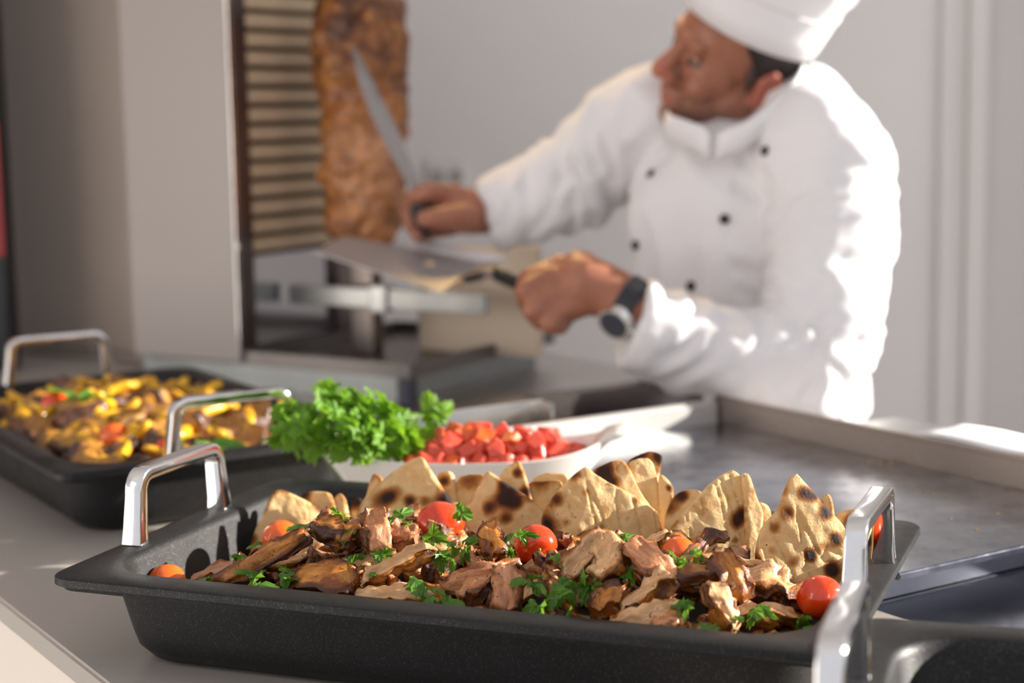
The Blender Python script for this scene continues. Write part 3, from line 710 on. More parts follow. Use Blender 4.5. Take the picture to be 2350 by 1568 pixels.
WED = [
 ([(634,1121),(614,1150),(607,1176),(584,1218),(570,1264),(590,1300),(700,1300),(785,1250),(775,1195),(735,1165),(691,1142),(649,1123)], .052, .45, .007, [(600,1170,14,.6),(575,1235,18,.8),(560,1262,18,.6)], 'folded pita wedge with a browned edge behind the orange tomato'),
 ([(683,1132),(725,1127),(758,1130),(770,1169),(765,1220),(700,1220)], .074, .35, .006, [(700,1138,16,.7)], SM),
 ([(779,1128),(764,1142),(768,1170),(775,1210),(802,1210),(798,1180),(790,1142)], .082, .3, .006, [], SM),
 ([(806,1142),(828,1140),(840,1175),(838,1210),(800,1210)], .092, .3, .006, [(815,1150,24,.9)], SM),
 ([(967,1042),(932,1058),(875,1100),(840,1130),(817,1165),(812,1190),(830,1245),(930,1262),(1030,1240),(1050,1185),(1043,1165),(1028,1138),(1005,1107),(986,1077)], .058, .42, .008, [(892,1140,20,.75),(940,1150,15,.85),(975,1150,14,.45),(1020,1150,26,.8),(870,1150,26,.4),(912,1128,18,.25)], 'tall golden pita wedge behind the herb-topped heap, brown blisters in a row'),
 ([(852,1086),(871,1088),(885,1120),(860,1200),(830,1200),(838,1130)], .076, .3, .006, [], SM),
 ([(1001,1083),(1036,1079),(1047,1119),(1046,1180),(1010,1180),(1004,1120)], .082, .3, .006, [(1020,1104,14,.9)], SM),
 ([(1047,1096),(1075,1088),(1120,1088),(1120,1200),(1050,1200),(1042,1140)], .086, .3, .006, [(1080,1100,34,.55)], SM),
 ([(1040,1150),(1062,1158),(1058,1200),(1030,1210),(1022,1170)], .070, .3, .006, [(1050,1172,12,.7)], SM),
 ([(1120,1077),(1108,1092),(1082,1146),(1063,1165),(1066,1200),(1074,1250),(1128,1285),(1223,1275),(1262,1220),(1254,1176),(1227,1150),(1185,1123),(1143,1096)], .056, .42, .007, [(1158,1112,16,.9),(1172,1118,18,.8),(1155,1145,20,1.0),(1182,1152,20,.95),(1122,1165,18,.8),(1162,1190,17,.65),(1130,1200,14,.35)], 'pita wedge with a dark elongated char mark between the two large tomatoes'),
 ([(1185,1054),(1143,1085),(1140,1130),(1180,1200),(1226,1200),(1220,1144),(1204,1088),(1193,1058)], .076, .34, .006, [(1187,1086,14,.8),(1205,1128,16,.8)], SM),
 ([(1205,1106),(1240,1104),(1285,1098),(1294,1115),(1272,1161),(1240,1220),(1205,1200)], .088, .3, .006, [(1240,1110,40,.35)], SM),
 ([(1215,1098),(1240,1088),(1262,1083),(1300,1088),(1314,1110),(1300,1200),(1225,1200)], .100, .3, .006, [], SM),
 ([(1346,1066),(1316,1090),(1278,1128),(1248,1175),(1244,1200),(1252,1240),(1280,1290),(1341,1310),(1448,1310),(1512,1270),(1522,1234),(1518,1179),(1486,1153),(1427,1121),(1363,1085)], .048, .42, .008, [(1278,1145,18,.7),(1258,1200,20,.75),(1265,1225,18,.6),(1322,1090,16,.5),(1345,1130,12,.35),(1390,1170,14,.32),(1380,1210,12,.35),(1460,1150,12,.3),(1300,1200,14,.3),(1440,1190,12,.3),(1310,1250,14,.35)], 'broad creased pita wedge standing behind the tomato with a single leaf'),
 ([(1427,1049),(1358,1075),(1372,1100),(1400,1180),(1490,1200),(1500,1165),(1473,1132),(1448,1077)], .064, .4, .006, [(1395,1070,22,.6),(1385,1098,18,.95),(1405,1108,18,.8),(1375,1082,18,.5)], 'pita wedge with a charred patch leaning behind the broad creased wedge'),
 ([(1486,1047),(1439,1058),(1450,1102),(1470,1200),(1524,1210),(1518,1150),(1512,1107),(1503,1064)], .078, .4, .006, [(1480,1050,12,.35)], 'plain pale pita wedge standing behind the charred-patch wedge'),
 ([(1435,1056),(1465,1042),(1495,1032),(1522,1043),(1518,1062),(1508,1120),(1460,1120),(1440,1080)], .094, .4, .006, [(1465,1045,26,.8),(1512,1048,14,1.1)], 'pita wedge with a burnt black tip at the back of the pan'),
 ([(1508,1088),(1522,1090),(1546,1118),(1545,1150),(1540,1220),(1512,1220)], .086, .3, .006, [(1535,1120,8,.7)], SM),
 ([(1546,1132),(1576,1121),(1614,1124),(1610,1170),(1600,1240),(1530,1260),(1522,1230),(1524,1180)], .074, .36, .006, [(1560,1140,16,.6),(1540,1165,20,.5),(1570,1138,14,.5)], SM),
 ([(1678,1077),(1644,1098),(1588,1158),(1550,1200),(1524,1239),(1528,1275),(1580,1310),(1682,1315),(1722,1290),(1733,1158),(1707,1098),(1690,1079)], .052, .40, .008, [(1708,1175,18,.75),(1690,1200,18,.6),(1695,1190,18,.4),(1688,1240,10,.4),(1725,1180,10,.4)], 'pale deeply creased pita wedge beside the small orange tomato'),
 ([(1700,1085),(1720,1083),(1738,1141),(1756,1175),(1750,1230),(1740,1300),(1705,1300),(1712,1180)], .066, .36, .007, [], 'thick folded edge of the pale creased pita wedge'),
 ([(1735,1151),(1763,1158),(1772,1185),(1760,1290),(1735,1290),(1730,1180)], .082, .3, .006, [], SM),
 ([(1827,1081),(1805,1115),(1793,1166),(1750,1209),(1737,1268),(1746,1310),(1788,1340),(1873,1362),(1929,1345),(1950,1307),(1960,1243),(1937,1200),(1899,1166),(1865,1124),(1839,1094)], .040, .40, .008, [(1805,1180,18,.7),(1845,1132,17,.85),(1862,1142,14,.6),(1892,1178,17,.95),(1920,1237,16,1.15),(1862,1274,15,1.15),(1910,1308,18,1.25),(1890,1255,14,.35),(1778,1210,14,.45),(1775,1265,14,.35),(1820,1290,14,.35),(1745,1290,16,.4),(1835,1230,10,.25)], 'pita wedge dotted with round black char spots beside the chrome handle'),
 ([(1882,1136),(1900,1130),(1910,1140),(1916,1180),(1910,1240),(1880,1240)], .056, .36, .006, [], SM),
 ([(1910,1178),(1958,1166),(1999,1166),(2012,1179),(2000,1215),(1985,1260),(1930,1280),(1912,1220)], .072, .36, .007, [(1958,1200,20,1.05),(1962,1236,22,1.0)], 'pita wedge with two charred patches behind the right chrome handle'),
]
SML = {1: 'browned pita tip behind the folded wedge with a browned edge', 2: 'narrow pale pita tip next to the browned pita tip', 3: 'dark toasted pita scrap in the shadow behind the tall golden wedge',
       5: 'pale pita edge rising behind the left slope of the tall golden wedge', 6: 'pita tip with one brown dot right behind the tall golden wedge', 7: 'pita wedge with a wide brown blush behind the elongated char mark wedge',
       8: 'torn crusty pita scrap beside the tall golden wedge', 10: 'pointed pita tip with two brown dots above the elongated char mark wedge', 11: 'honey-coloured square-cornered pita piece left of the broad creased wedge',
       12: 'rounded pale pita edge below the porcelain boat', 17: 'crumbly torn pita edge behind the plain pale wedge', 18: 'pita wedge with a brown streak tucked beside the pale deeply creased wedge',
       21: 'pale pita edge between the thick fold and the spotted wedge', 23: 'small pale nub of pita behind the spotted wedge'}
for i, (pts, y0, tl, th, spots, lab) in enumerate(WED):
    lab = SML.get(i, lab)
    wedge(i, pts, y0, tl, th, spots, lab, PG, groove=1.0 if i in (13, 19, 22) else 0.35, edge=0.6 if i in (0, 16) else 0.42, ty={0: .75, 4: .25, 9: .25, 13: .55, 14: .45, 15: .5, 19: .62, 20: .5, 22: .60}.get(i, .15))

# ---------------------------------------------------------------- parsley
def leaf_mesh(L, seed, lobes=3, curl=0.3, W=0.9):
    q = random.Random(seed); v = [(0, 0, 0)]; n = 22; f = []
    for k in range(n + 1):
        th = R(-125 + 250 * k / n)
        lob = 0.62 + 0.38 * abs(math.cos(th * 1.35)) ** 0.7
        ser = 1 - (0.12 if k % 2 else 0.0) - q.uniform(0, .06)
        r = L * lob * ser * (1.0 if abs(th) < 1.9 else 0.6)
        x, y = L * 0.18 + r * math.cos(th) * 0.85, r * math.sin(th) * W
        v.append((x, y, curl * (x * x + 0.6 * y * y) / L * -1 + 0.25 * abs(y) + 0.10 * L * math.sin(k * 1.9 + seed)))
    c = (L * 0.30, 0, -0.02 * L); v.append(c); ci = n + 2
    for k in range(1, n + 1): f.append((ci, k, k + 1))
    f.append((0, 1, ci)); f.append((ci, n + 1, 0))
    return meshdata('leaf', v, f)
LEAVES = [leaf_mesh(0.0105, s, curl=0.6 + .25 * (s % 4), W=.65 + .1 * (s % 4)) for s in range(10)]
for l in LEAVES: l.materials.append(M['parsley'])
CHG = 'chopped parsley scattered on the meat'
q = random.Random(5)
def put_leaf(p, sc_, tilt=0.7):
    o = obj('parsley_leaf', q.choice(LEAVES)); o.location = p
    o.rotation_euler = (q.uniform(-tilt, tilt), q.uniform(-tilt, tilt), q.uniform(0, 6.28)); o.scale = (sc_ * q.uniform(.8, 1.2), sc_ * q.uniform(.5, 1.1), sc_)
    return props(o, 'torn parsley leaf lying on the meat heap', 'parsley', CHG)
SPOT = [(770,1180),(790,1190),(800,1222),(820,1215),(890,1195),(905,1190),(915,1215),(885,1225),(935,1200),(870,1265),(820,1270),(600,1255),(610,1262),(560,1290),(550,1285),(585,1330),(590,1345),(480,1328),(655,1318),(670,1325),(840,1325),(960,1335),(975,1355),(990,1375),(985,1350),(1010,1385),(1030,1285),(1015,1270),(1060,1245),(1090,1250),(1110,1235),(1130,1225),(1075,1260),(1045,1255),(960,1250),(975,1235),(1215,1335),(1230,1340),(1250,1390),(1240,1385),(1290,1350),(1300,1330),(1285,1365),(1310,1400),(1355,1340),(1360,1350),(1345,1320),(1385,1255),(1425,1255),(1430,1245),(1390,1265),(1445,1305),(1430,1330),(1530,1280),(1545,1290),(1535,1265),(1570,1285),(1590,1275),(1600,1265),(1555,1300),(1580,1390),(1575,1385),(1720,1405),(1740,1400),(1760,1405),(1745,1395),(1680,1420),(1840,1420),(1850,1440),(1640,1430),(700,1210),(690,1225),(860,1215),(1150,1240),(1160,1260),(1180,1225),(1275,1275)]
for (px, py) in SPOT:
    for k in range(q.choice((1, 2, 2))):
        put_leaf(on_heap(px + q.uniform(-9, 9), py + q.uniform(-6, 6), 0.0135 + q.uniform(-.001, .003)), q.uniform(.75, 1.35), 0.8)
# pieces clinging to tomatoes and to the handle
for (px, py, yd, s_, lab) in ((982, 1222, 1.150, 1.7, 'long curled parsley shred draped over the large tomato'), (1045, 1170, 1.178, 1.0, 'small parsley crumb on top of the large tomato'),
                             (1052, 1178, 1.176, 0.9, 'parsley leaf hooked over the far shoulder of the large tomato'), (1192, 1224, 1.098, 1.1, 'single parsley leaf stuck to the tomato side')):
    o = put_leaf(aty(px, py, yd), s_, 0.3); o.rotation_euler = (1.2, q.uniform(-.5, .5), -0.6); props(o, lab, 'parsley', CHG)
o = put_leaf(M1 @ Vector((0.2545, 0.030, 0.0497)), 0.8, 0.05); o.scale = (.85, .30, .3); o.rotation_euler = (0, 0, 0.1); props(o, 'tiny parsley shred lying on top of the chrome handle', 'parsley', CHG)

# ------------------------------------------------------------------ porcelain boat with tomato dice and parsley
BW = aty(1062, 1030, 1.465); BWZ = CT
bw = thing('serving_boat', 'white porcelain boat-shaped dish of diced tomato and parsley', 'dish', (BW.x, BW.y, CT), R(-3))
def boat_ring(hx, hy, z, lift, n=56):
    out = []
    for k in range(n):
        a = 2 * math.pi * k / n; c, s = math.cos(a), math.sin(a)
        x = hx * math.copysign(abs(c) ** 0.92, c); y = hy * math.copysign(abs(s) ** 1.22, s)
        out.append((x, y, z + lift * abs(c) ** 4))
    return out
rings = [boat_ring(.050, .026, .0, 0), boat_ring(.060, .031, .001, 0), boat_ring(.082, .041, .018, .003), boat_ring(.108, .050, .040, .010),
         boat_ring(.128, .0565, .060, .016), boat_ring(.136, .060, .072, .018), boat_ring(.1365, .0605, .0735, .018), boat_ring(.1345, .0585, .0735, .018),
         boat_ring(.125, .0535, .060, .016), boat_ring(.103, .046, .040, .010), boat_ring(.076, .037, .021, .004), boat_ring(.050, .024, .010, 0)]
v, f = loft(rings); obj('bowl', meshdata('boat', v, f, True), M['porcelain'], bw)
for s_ in (-1, 1):
    P = [(s_ * .118, 0, .078), (s_ * .128, 0, .087), (s_ * .142, 0, .091), (s_ * .149, 0, .090)]
    prof = rrect(.022, .0035, .0033, 4)
    v, f = sweep(P, prof, scales=[1, 1.0, .95, .6]); obj('grip', meshdata('grip', v, f, True), M['porcelain'], bw)
MB = Matrix.Translation((BW.x, BW.y, CT)) @ Matrix.Rotation(R(-3), 4, 'Z')
def dice_mesh(seed):
    q = random.Random(seed); bm = bmesh.new(); bmesh.ops.create_cube(bm, size=1.0)
    for v in bm.verts: v.co = Vector((v.co.x * q.uniform(.8, 1.2), v.co.y * q.uniform(.75, 1.1), v.co.z * q.uniform(.6, 1.1))) + Vector((q.uniform(-.1, .1), q.uniform(-.1, .1), q.uniform(-.1, .1)))
    bmesh.ops.bevel(bm, geom=bm.edges[:], offset=0.09, segments=1, affect='EDGES')
    me = bm_mesh(bm, 'dice', False); me.materials.append(M['dice']); return me
DICE = [dice_mesh(k) for k in range(12)]
q = random.Random(3); cnt_ = 0
for lz, cover in ((.050, .55), (.059, .80), (.068, .95), (.0765, .72), (.084, .42)):
    x = -.040
    while x < (.108 if lz > .06 else .080):
        wy = .043 * (1 - (max(0, abs(x)) / .134) ** 2.2) * (.55 + .45 * min(1, lz / .07)) * (1 if lz < .075 else .75)
        if lz > .07 and (x > .085 or x < -.025): x += .0115; continue
        y = -wy
        while y < wy:
            if q.random() < cover:
                o = obj('tomato_dice', q.choice(DICE)); sc_ = q.uniform(.0115, .0170)
                o.location = MB @ Vector((x + q.uniform(-.003, .003), y + q.uniform(-.003, .003), lz + q.uniform(-.002, .003)))
                o.rotation_euler = (q.uniform(-.7, .7), q.uniform(-.7, .7), q.uniform(0, 6)); o.scale = (sc_,) * 3
                props(o, 'juicy red cube of diced tomato in the white porcelain boat', 'tomato', 'diced tomato in the boat dish'); cnt_ += 1
            y += .0125
        x += .0118
BIG = [leaf_mesh(1.0, 50 + s, curl=0.35 + .2 * (s % 3), W=.7 + .1 * (s % 4)) for s in range(8)]
for l in BIG: l.materials.append(M['parsley_fresh'])
q = random.Random(21)
SPR = [(645, 1000, 1.44), (665, 955, 1.45), (690, 940, 1.47), (720, 950, 1.45), (750, 915, 1.46), (765, 905, 1.48), (790, 915, 1.46), (812, 925, 1.47), (835, 940, 1.45), (860, 935, 1.47), (885, 945, 1.46), (905, 960, 1.45), (930, 970, 1.45),
       (1000, 960, 1.50), (780, 960, 1.42), (820, 985, 1.41), (850, 1005, 1.41), (880, 1000, 1.42), (800, 1015, 1.41), (745, 985, 1.42), (700, 985, 1.42), (665, 985, 1.42), (905, 985, 1.43), (840, 965, 1.44), (935, 995, 1.44), (760, 1010, 1.42), (715, 965, 1.44)]
for i, (px, py, yd) in enumerate(SPR):
    tip = aty(px, py, yd); lx = (MB.inverted() @ tip).x
    root = MB @ Vector((max(-.105, min(-.015, lx * 0.7 + q.uniform(-.01, .01))), q.uniform(-.02, .02), .042))
    t = thing('parsley_sprig', 'fresh parsley sprig in the white porcelain boat', 'parsley', root, 0, 'parsley sprigs in the boat dish')
    if (px, py) == (1000, 960): t['label'] = 'long parsley sprig reaching over the diced tomato'
    d = tip - root; mid = root + d * 0.55 + Vector((0, 0, 0.010))
    path = smoothpath([Vector((0, 0, 0)), mid - root, d], 10)
    v, f = tube(path, 0.0011, 6); obj('stem', meshdata('stem', v, f, True), M['stemgreen'], t)
    u = d.normalized(); base = u.to_track_quat('X', 'Z')
    for k in range(5 if q.random() < .7 else 4):
        o = obj('leaf', q.choice(BIG), parent=t); s_ = q.uniform(.013, .021) * (1.25 if (px, py) == (1000, 960) else 1)
        o.location = d * (1 - 0.10 * (k > 2) * q.uniform(.5, 2.2)); o.scale = (s_, s_ * q.uniform(.75, 1.1), s_)
        o.rotation_euler = (base @ Vector((1, 0, 0)).to_track_quat('X', 'Z')).to_euler()
        o.rotation_euler.rotate_axis('Z', (-1.2, 0, 1.2, -2.0, 2.0)[k] + q.uniform(-.3, .3)); o.rotation_euler.rotate_axis('X', q.uniform(-1.2, 1.2)); o.rotation_euler.rotate_axis('Y', q.uniform(-.5, .9))

# ------------------------------------------------------------------ chicken and yellow peppers in the second pan
def heap2(x, y):
    z = -0.026 + 0.030 * math.exp(-((x + .03) / .16) ** 2 - ((y + .0) / .09) ** 2) + .006 * math.exp(-((x + .10) / .05) ** 2 - ((y - .03) / .04) ** 2)
    return z + 0.004 * noise.noise(Vector((x * 25, y * 25, 7)))
q = random.Random(17)
CHK = [blob_strip(q.uniform(.036, .058), q.uniform(.030, .042), q.uniform(.020, .028), 400 + k, q.uniform(-.3, .3), crust=.3, taper=.3, cuts=6) for k in range(8)]
for me in CHK: me.materials.append(M['chicken'])
def fry_mesh(seed):
    q = random.Random(seed); L = q.uniform(.022, .042); w_ = q.uniform(.004, .0065); b = q.uniform(-.25, .25)
    P = [(L * (k / 6 - .5), b * L * ((k / 6 - .5) ** 2) * 4, 0) for k in range(7)]
    v, f = sweep(P, rrect(w_, w_ * .75, w_ * .4, 2), scales=[.55, .9, 1, 1, 1, .9, .6]); me = meshdata('fry', v, f, True); me.materials.append(M['fry']); return me
FRY = [fry_mesh(k) for k in range(10)]
def place2(o, x, y, dz, tilt):
    o.matrix_world = M2 @ Matrix.Translation((x, y, heap2(x, y) + dz)) @ Matrix.Rotation(q.uniform(0, 6.28), 4, 'Z') @ Matrix.Rotation(q.uniform(-tilt, tilt), 4, 'Y') @ Matrix.Rotation(q.uniform(-tilt, tilt), 4, 'X')
y = -.095
while y < .10:
    x = -.19 + q.uniform(0, .03)
    while x < .20:
        o = obj('chicken_piece', q.choice(CHK))
        place2(o, max(-.195, min(.195, x + q.uniform(-.01, .01))), max(-.1, min(.1, y + q.uniform(-.008, .008))), -.002 + q.uniform(-.006, .008), .5)
        props(o, 'glossy browned chunk of braised chicken among the yellow peppers', 'chicken', 'chicken pieces in the second pan')
        x += .044
    y += .037
for k in range(95):
    x, y = q.uniform(-.2, .2), q.uniform(-.105, .105)
    o = obj('pepper_strip', q.choice(FRY)); place2(o, x, y, .009 + q.uniform(-.006, .008), .7)
    props(o, 'bright yellow pepper strip scattered over the braised chicken', 'pepper', 'yellow pepper strips in the second pan')
def on2(px, py, lift): return on_heap(px, py, lift, M2, heap2)
def red2(px, py, lab, sx=.019):
    p = on2(px, py, .012); t = thing('cherry_tomato', lab, 'tomato', p, 0, 'tomatoes in the second pan'); t.scale = (sx * .9, sx * .75, sx * .75); t.rotation_euler = (.6, .8, .5)
    obj('fruit', tomato_mesh(px, 1.1), M['tomato_orange'] if px == 265 else M['tomato'], t)
red2(265, 1010, 'orange-red cherry tomato half in the middle of the chicken pan'); red2(130, 935, 'red cherry tomato under the basil leaves in the chicken pan'); red2(385, 1040, 'red cherry tomato beside the near handle of the chicken pan', .016)
def basil_mesh(L, W):
    v, f = [], []; n = 10
    for i in range(n + 1):
        t = i / n; wd = W * math.sin(math.pi * min(1, t * 0.93 + .05)) ** 0.8
        for j in range(5):
            s_ = (j - 2) / 2; v.append((L * t, wd * s_, -0.25 * L * t * t + 0.35 * wd * abs(s_) + .04 * L * math.sin(6 * t)))
    for i in range(n):
        for j in range(4): a = i * 5 + j; f.append((a, a + 1, a + 6, a + 5))
    me = meshdata('basil', v, f, True); me.materials.append(M['basil']); return me
BAS = [basil_mesh(.040, .012), basil_mesh(.030, .010), basil_mesh(.022, .007)]
for (px, py, s_, rz, lab) in ((165, 920, 0, 2.4, 'garnish far side of the chicken pan'), (190, 915, 1, .9, 'garnish far side of the chicken pan'), (185, 925, 0, -.3, 'garnish far side of the chicken pan'), (195, 920, 2, 1.8, 'garnish far side of the chicken pan'),
                        (440, 1030, 1, .2, 'garnish near the chicken pan handle'), (455, 1020, 2, 1.2, 'garnish near the chicken pan handle'), (470, 1035, 0, -.2, 'garnish near the chicken pan handle'), (425, 1030, 1, 2.6, 'garnish near the chicken pan handle')):
    o = obj('basil_leaf', BAS[s_], loc=on2(px, py, .020), rot=(q.uniform(-.3, .3), q.uniform(-.5, 0), rz))
    props(o, 'green basil leaf, ' + lab, 'basil', 'basil leaves in the second pan')
# the corner of yellow food in the third pan
c3 = M3.inverted() @ atz(2375, 1580, RIM - .030)
for k in range(16):
    o = obj('pepper_strip', q.choice(FRY)); sx = q.uniform(1.2, 1.8)
    o.matrix_world = M3 @ Matrix.Translation((c3.x + q.uniform(-.022, .05), max(-.11, min(.11, c3.y + q.uniform(-.05, .02))), -.062 + q.uniform(0, .034))) @ Matrix.Rotation(q.uniform(0, 6), 4, 'Z') @ Matrix.Rotation(q.uniform(-.5, .5), 4, 'Y') @ Matrix.Scale(sx, 4)
    props(o, 'yellow pepper strip lying in the nearly empty pan', 'pepper', 'yellow strips in the third pan')

# ------------------------------------------------------------------ gyros grill
K = Vector((-0.134, 2.1215, CT)); ky = R(-31.7)
MK = Matrix.Translation(K) @ Matrix.Rotation(ky, 4, 'Z')
gy = thing('gyros_grill', 'tall steel vertical gyros grill with stacked cream burner bars', 'grill', K, ky)
obj('base', boxmesh(-.455, -.012, .004, .34, 0, .033, .001), steel('base_steel', (0.32, 0.345, 0.35), 0.45), gy)
bm = bmesh.new()
for a in ((-.27, .008, -.004, .004), (-.27, .008, .352, .360), (0.0, .008, .0045, .3515), (-.27, -.262, .0045, .3515)): box(bm, a[0], a[1], a[2], a[3], .0335, .052)
obj('drip_tray', bm_mesh(bm, 'tray'), steel('tray_steel', (0.20, 0.185, 0.18), 0.40), gy)
obj('drip_tray_floor', boxmesh(-.262, 0.0, .0045, .3515, .0335, .036), M['steel_dark'], gy)
obj('corner_post', boxmesh(-.011, .0095, -.006, .012, 0, .0332, .002), M['navy'], gy)
CW = -.268                                                       # right face of the burner cabinet
obj('front_panel', boxmesh(-.455, CW + .002, -.012, -.006, .037, .75, .002), M['panel'], gy, label='tall plain grey panel in front of the burners')
obj('edge_strip', boxmesh(CW + .0025, CW + .0045, -.012, -.004, .037, .75, .001), M['chrome'], gy)
obj('cabinet', boxmesh(-.455, CW - .03, -.005, .30, .037, .75), M['steel_dark'], gy)
obj('side_cheek', boxmesh(CW - .03, CW, -.004, .030, .037, .75), M['steel_dark'], gy)
obj('side_cheek', boxmesh(CW - .03, CW, .215, .25, .037, .75), M['steel_dark'], gy)
obj('reflector', boxmesh(CW - .029, CW - .012, .031, .214, .0375, .175), M['steel_mirror'], gy)
bw_z0 = .182; PIT = .0250
barm = paint('burner_clay', (0.68, 0.52, 0.34), 0.6, 0.1, 20)
bar = boxmesh(CW - .026, CW - .004, .031, .214, 0, .0178, .002)
for k in range(14):
    z = bw_z0 + PIT * k
    obj('burner_bar', bar, barm, gy, loc=(0, 0, z), label='cream ceramic burner bar')
obj('burner_back', boxmesh(CW - .0299, CW - .0262, .031, .2139, .176, .75), paint('burner_gap', (0.05, 0.02, 0.012), 0.6), gy)
# carriage under the spit
obj('rail', boxmesh(CW, .055, .100, .112, .105, .132, .002), steel('rail_steel', (0.46, 0.47, 0.46), 0.5), gy, label='square steel carriage rail')
obj('rail_clamp', boxmesh(-.125, -.098, .094, .118, .100, .137, .003), steel('clamp_steel', (0.55, 0.56, 0.56), 0.5), gy)
obj('post', boxmesh(-.180, -.142, .125, .150, .0365, .19, .002), M['steel_dark'], gy)
obj('back_board', boxmesh(-.12, .075, .20, .215, .0365, .185, .003), M['cream'], gy, label='cream rear board of the grill')
# the meat on the spit
u0, v0 = -.158, .135
kb = thing('gyros_spit', 'browned stack of gyros meat turning on a vertical spit', 'meat spit', MK @ Vector((u0, v0, .19)))
bm = bmesh.new(); n, m_ = 72, 110; Hh = .338; grid = []
ax0 = MK @ Vector((u0, v0, .19))
for j in range(m_ + 1):
    t = j / m_; row = []
    r0 = .050 + .014 * t ** .8 + .006 * math.exp(-((t - .72) / .12) ** 2)
    if t > .93: r0 *= math.sqrt(max(.05, 1 - ((t - .93) / .075) ** 2))
    if t < .05: r0 *= .80 + .20 * t / .05
    for i in range(n):
        a = 2 * math.pi * i / n; d = Vector((math.cos(a), math.sin(a), 0)); z = t * Hh
        P = d * r0 + Vector((0, 0, z))
        r = r0 + .0100 * noise.noise(Vector((d.x * 1.6, d.y * 1.6, z * 26))) + .0070 * noise.noise(Vector((d.x * 4, d.y * 4, z * 60 + 3))) + .0025 * noise.noise(P * 160) + .0015 * noise.noise(P * 330)
        row.append(bm.verts.new(d * r + Vector((0, 0, z + .004 * noise.noise(P * 40)))))
    grid.append(row)
for j in range(m_):
    for i in range(n): bm.faces.new((grid[j][i], grid[j][(i + 1) % n], grid[j + 1][(i + 1) % n], grid[j + 1][i]))
bm.faces.new(grid[0][::-1]); bm.faces.new(grid[-1])
me = bm_mesh(bm, 'doner', True)
fr = []
for vtx in me.vertices:
    p = vtx.co; fr.append(max(0, math.exp(-((p.z - .10) / .075) ** 2) * max(0, -(p.y * .8 - p.x * .3) / .055) + .35 * math.exp(-((p.z - .36) / .06) ** 2) * max(0, p.x / .06)))
fattr(me, 'fresh', fr); fattr(me, 'char', [min(1, .20 + .75 * sstep(.14, .32, vtx.co.z)) for vtx in me.vertices])
obj('meat', me, M['doner'], kb)
v, f = tube([(0, 0, -.145), (0, 0, .50)], .006, 12); obj('skewer', meshdata('rod', v, f, True), M['steel'], kb)
bm = bmesh.new(); bmesh.ops.create_cone(bm, cap_ends=True, segments=40, radius1=.06, radius2=.06, depth=.004); bmesh.ops.translate(bm, vec=(0, 0, -.006), verts=bm.verts)
obj('base_disc', bm_mesh(bm, 'disc'), M['steel'], kb)
# tall grey cabinet left of the grill, and the dark red upright at the frame edge
cab = thing('tall_cabinet', 'tall plain grey cabinet beside the gyros grill', 'cabinet', MK @ Vector((-.60, 0.06, 0)), ky)
obj('body', boxmesh(-.27, .140, .05, .30, 0.0, .78, .003), paint('cabinet_enamel', (0.33, 0.28, 0.24), 0.35, 0.03, 1), cab)
obj('door', boxmesh(-.269, .139, .040, .0495, .02, .77, .003), paint('cabinet_door', (0.34, 0.285, 0.245), 0.3, 0.03, 1), cab)
pst = aty(-60, 500, 2.44)
sp_ = thing('display_stand', 'dark upright display with a red band standing at the counter end', 'display', (pst.x - .16, pst.y, CT))
obj('body', boxmesh(-.10, .203, 0, .05, 0, 1.0, .006), paint('display_black', (0.015, 0.018, 0.02), 0.3), sp_)
obj('band', boxmesh(-.099, .2025, -.0035, -.0003, .17, .36, .0005), M['red'], sp_)
obj('foot', boxmesh(-.08, .18, -.04, .09, 0, .012, .003), M['black'], sp_)

# wall socket
so = aty(1025, 405, YW)
sk = thing('wall_socket', 'white double power socket on the wall behind the knife', 'socket', (so.x, YW - .0005, so.z))
obj('plate', boxmesh(-.036, .036, -.012, 0, -.030, .030, .003), M['trim'], sk)
for s_ in (-1, 1):
    bm = bmesh.new(); bmesh.ops.create_cone(bm, cap_ends=True, segments=20, radius1=.013, radius2=.013, depth=.003)
    bmesh.ops.rotate(bm, cent=(0, 0, 0), matrix=Matrix.Rotation(R(90), 3, 'X'), verts=bm.verts)
    obj('outlet', bm_mesh(bm, 'outlet'), paint('socket_inset', (0.45, 0.42, 0.38), 0.4), sk, loc=(s_ * .017, -.0135, 0))
# black handled tool on the drip tray
tp = [aty(1075, 742, 2.34), aty(1130, 735, 2.33), aty(1190, 728, 2.33), aty(1212, 730, 2.33)]
tl = thing('sharpening_steel', 'black handled tool with a chrome ring on the drip tray edge', 'tool', tp[0])
v, f = tube(smoothpath(tp, 16), .0085, 12, scales=None); obj('handle', meshdata('h', v, f, True), M['black'], tl, world=True)
v, f = tube([tp[-1], aty(1234, 737, 2.33)], .0105, 14); obj('cap', meshdata('c', v, f, True), M['chrome'], tl, world=True)

# ------------------------------------------------------------------ the cook
A = aty
pel = Vector((0.312, 2.06, 0.93))
ch = thing('person', 'cook in white jacket and tall white hat carving meat with a knife', 'person', (pel.x, pel.y, 0))
# --- head frame: origin between the ears, x forward, z up
HO = A(1688, 150, 2.06)
yawH, tiltH = R(180 + 18), R(-3)
MH = Matrix.Translation(HO) @ Matrix.Rotation(yawH, 4, 'Z') @ Matrix.Rotation(tiltH, 4, 'Y') @ Matrix.Rotation(R(-30), 4, 'X')
HS = 0.805
def hp(x, y, z): return MH @ Vector((x * HS, y * HS, z * HS))
MH3 = MH.to_3x3()
def add_ell(bm, c, r, sub=3):
    vs_ = add_sphere(bm, (0, 0, 0), [a * HS for a in r], sub)
    for v in vs_: v.co = MH3 @ v.co + hp(*c)
sh_r, sh_l = A(1500, 265, 2.14), A(1880, 345, 1.96)
el_r, wr_r = A(1318, 420, 2.17), A(1120, 490, 2.165)
el_l, wr_l = A(1850, 825, 1.86), A(1455, 705, 1.835)
nb = A(1725, 330, 2.12)
bm = bmesh.new()
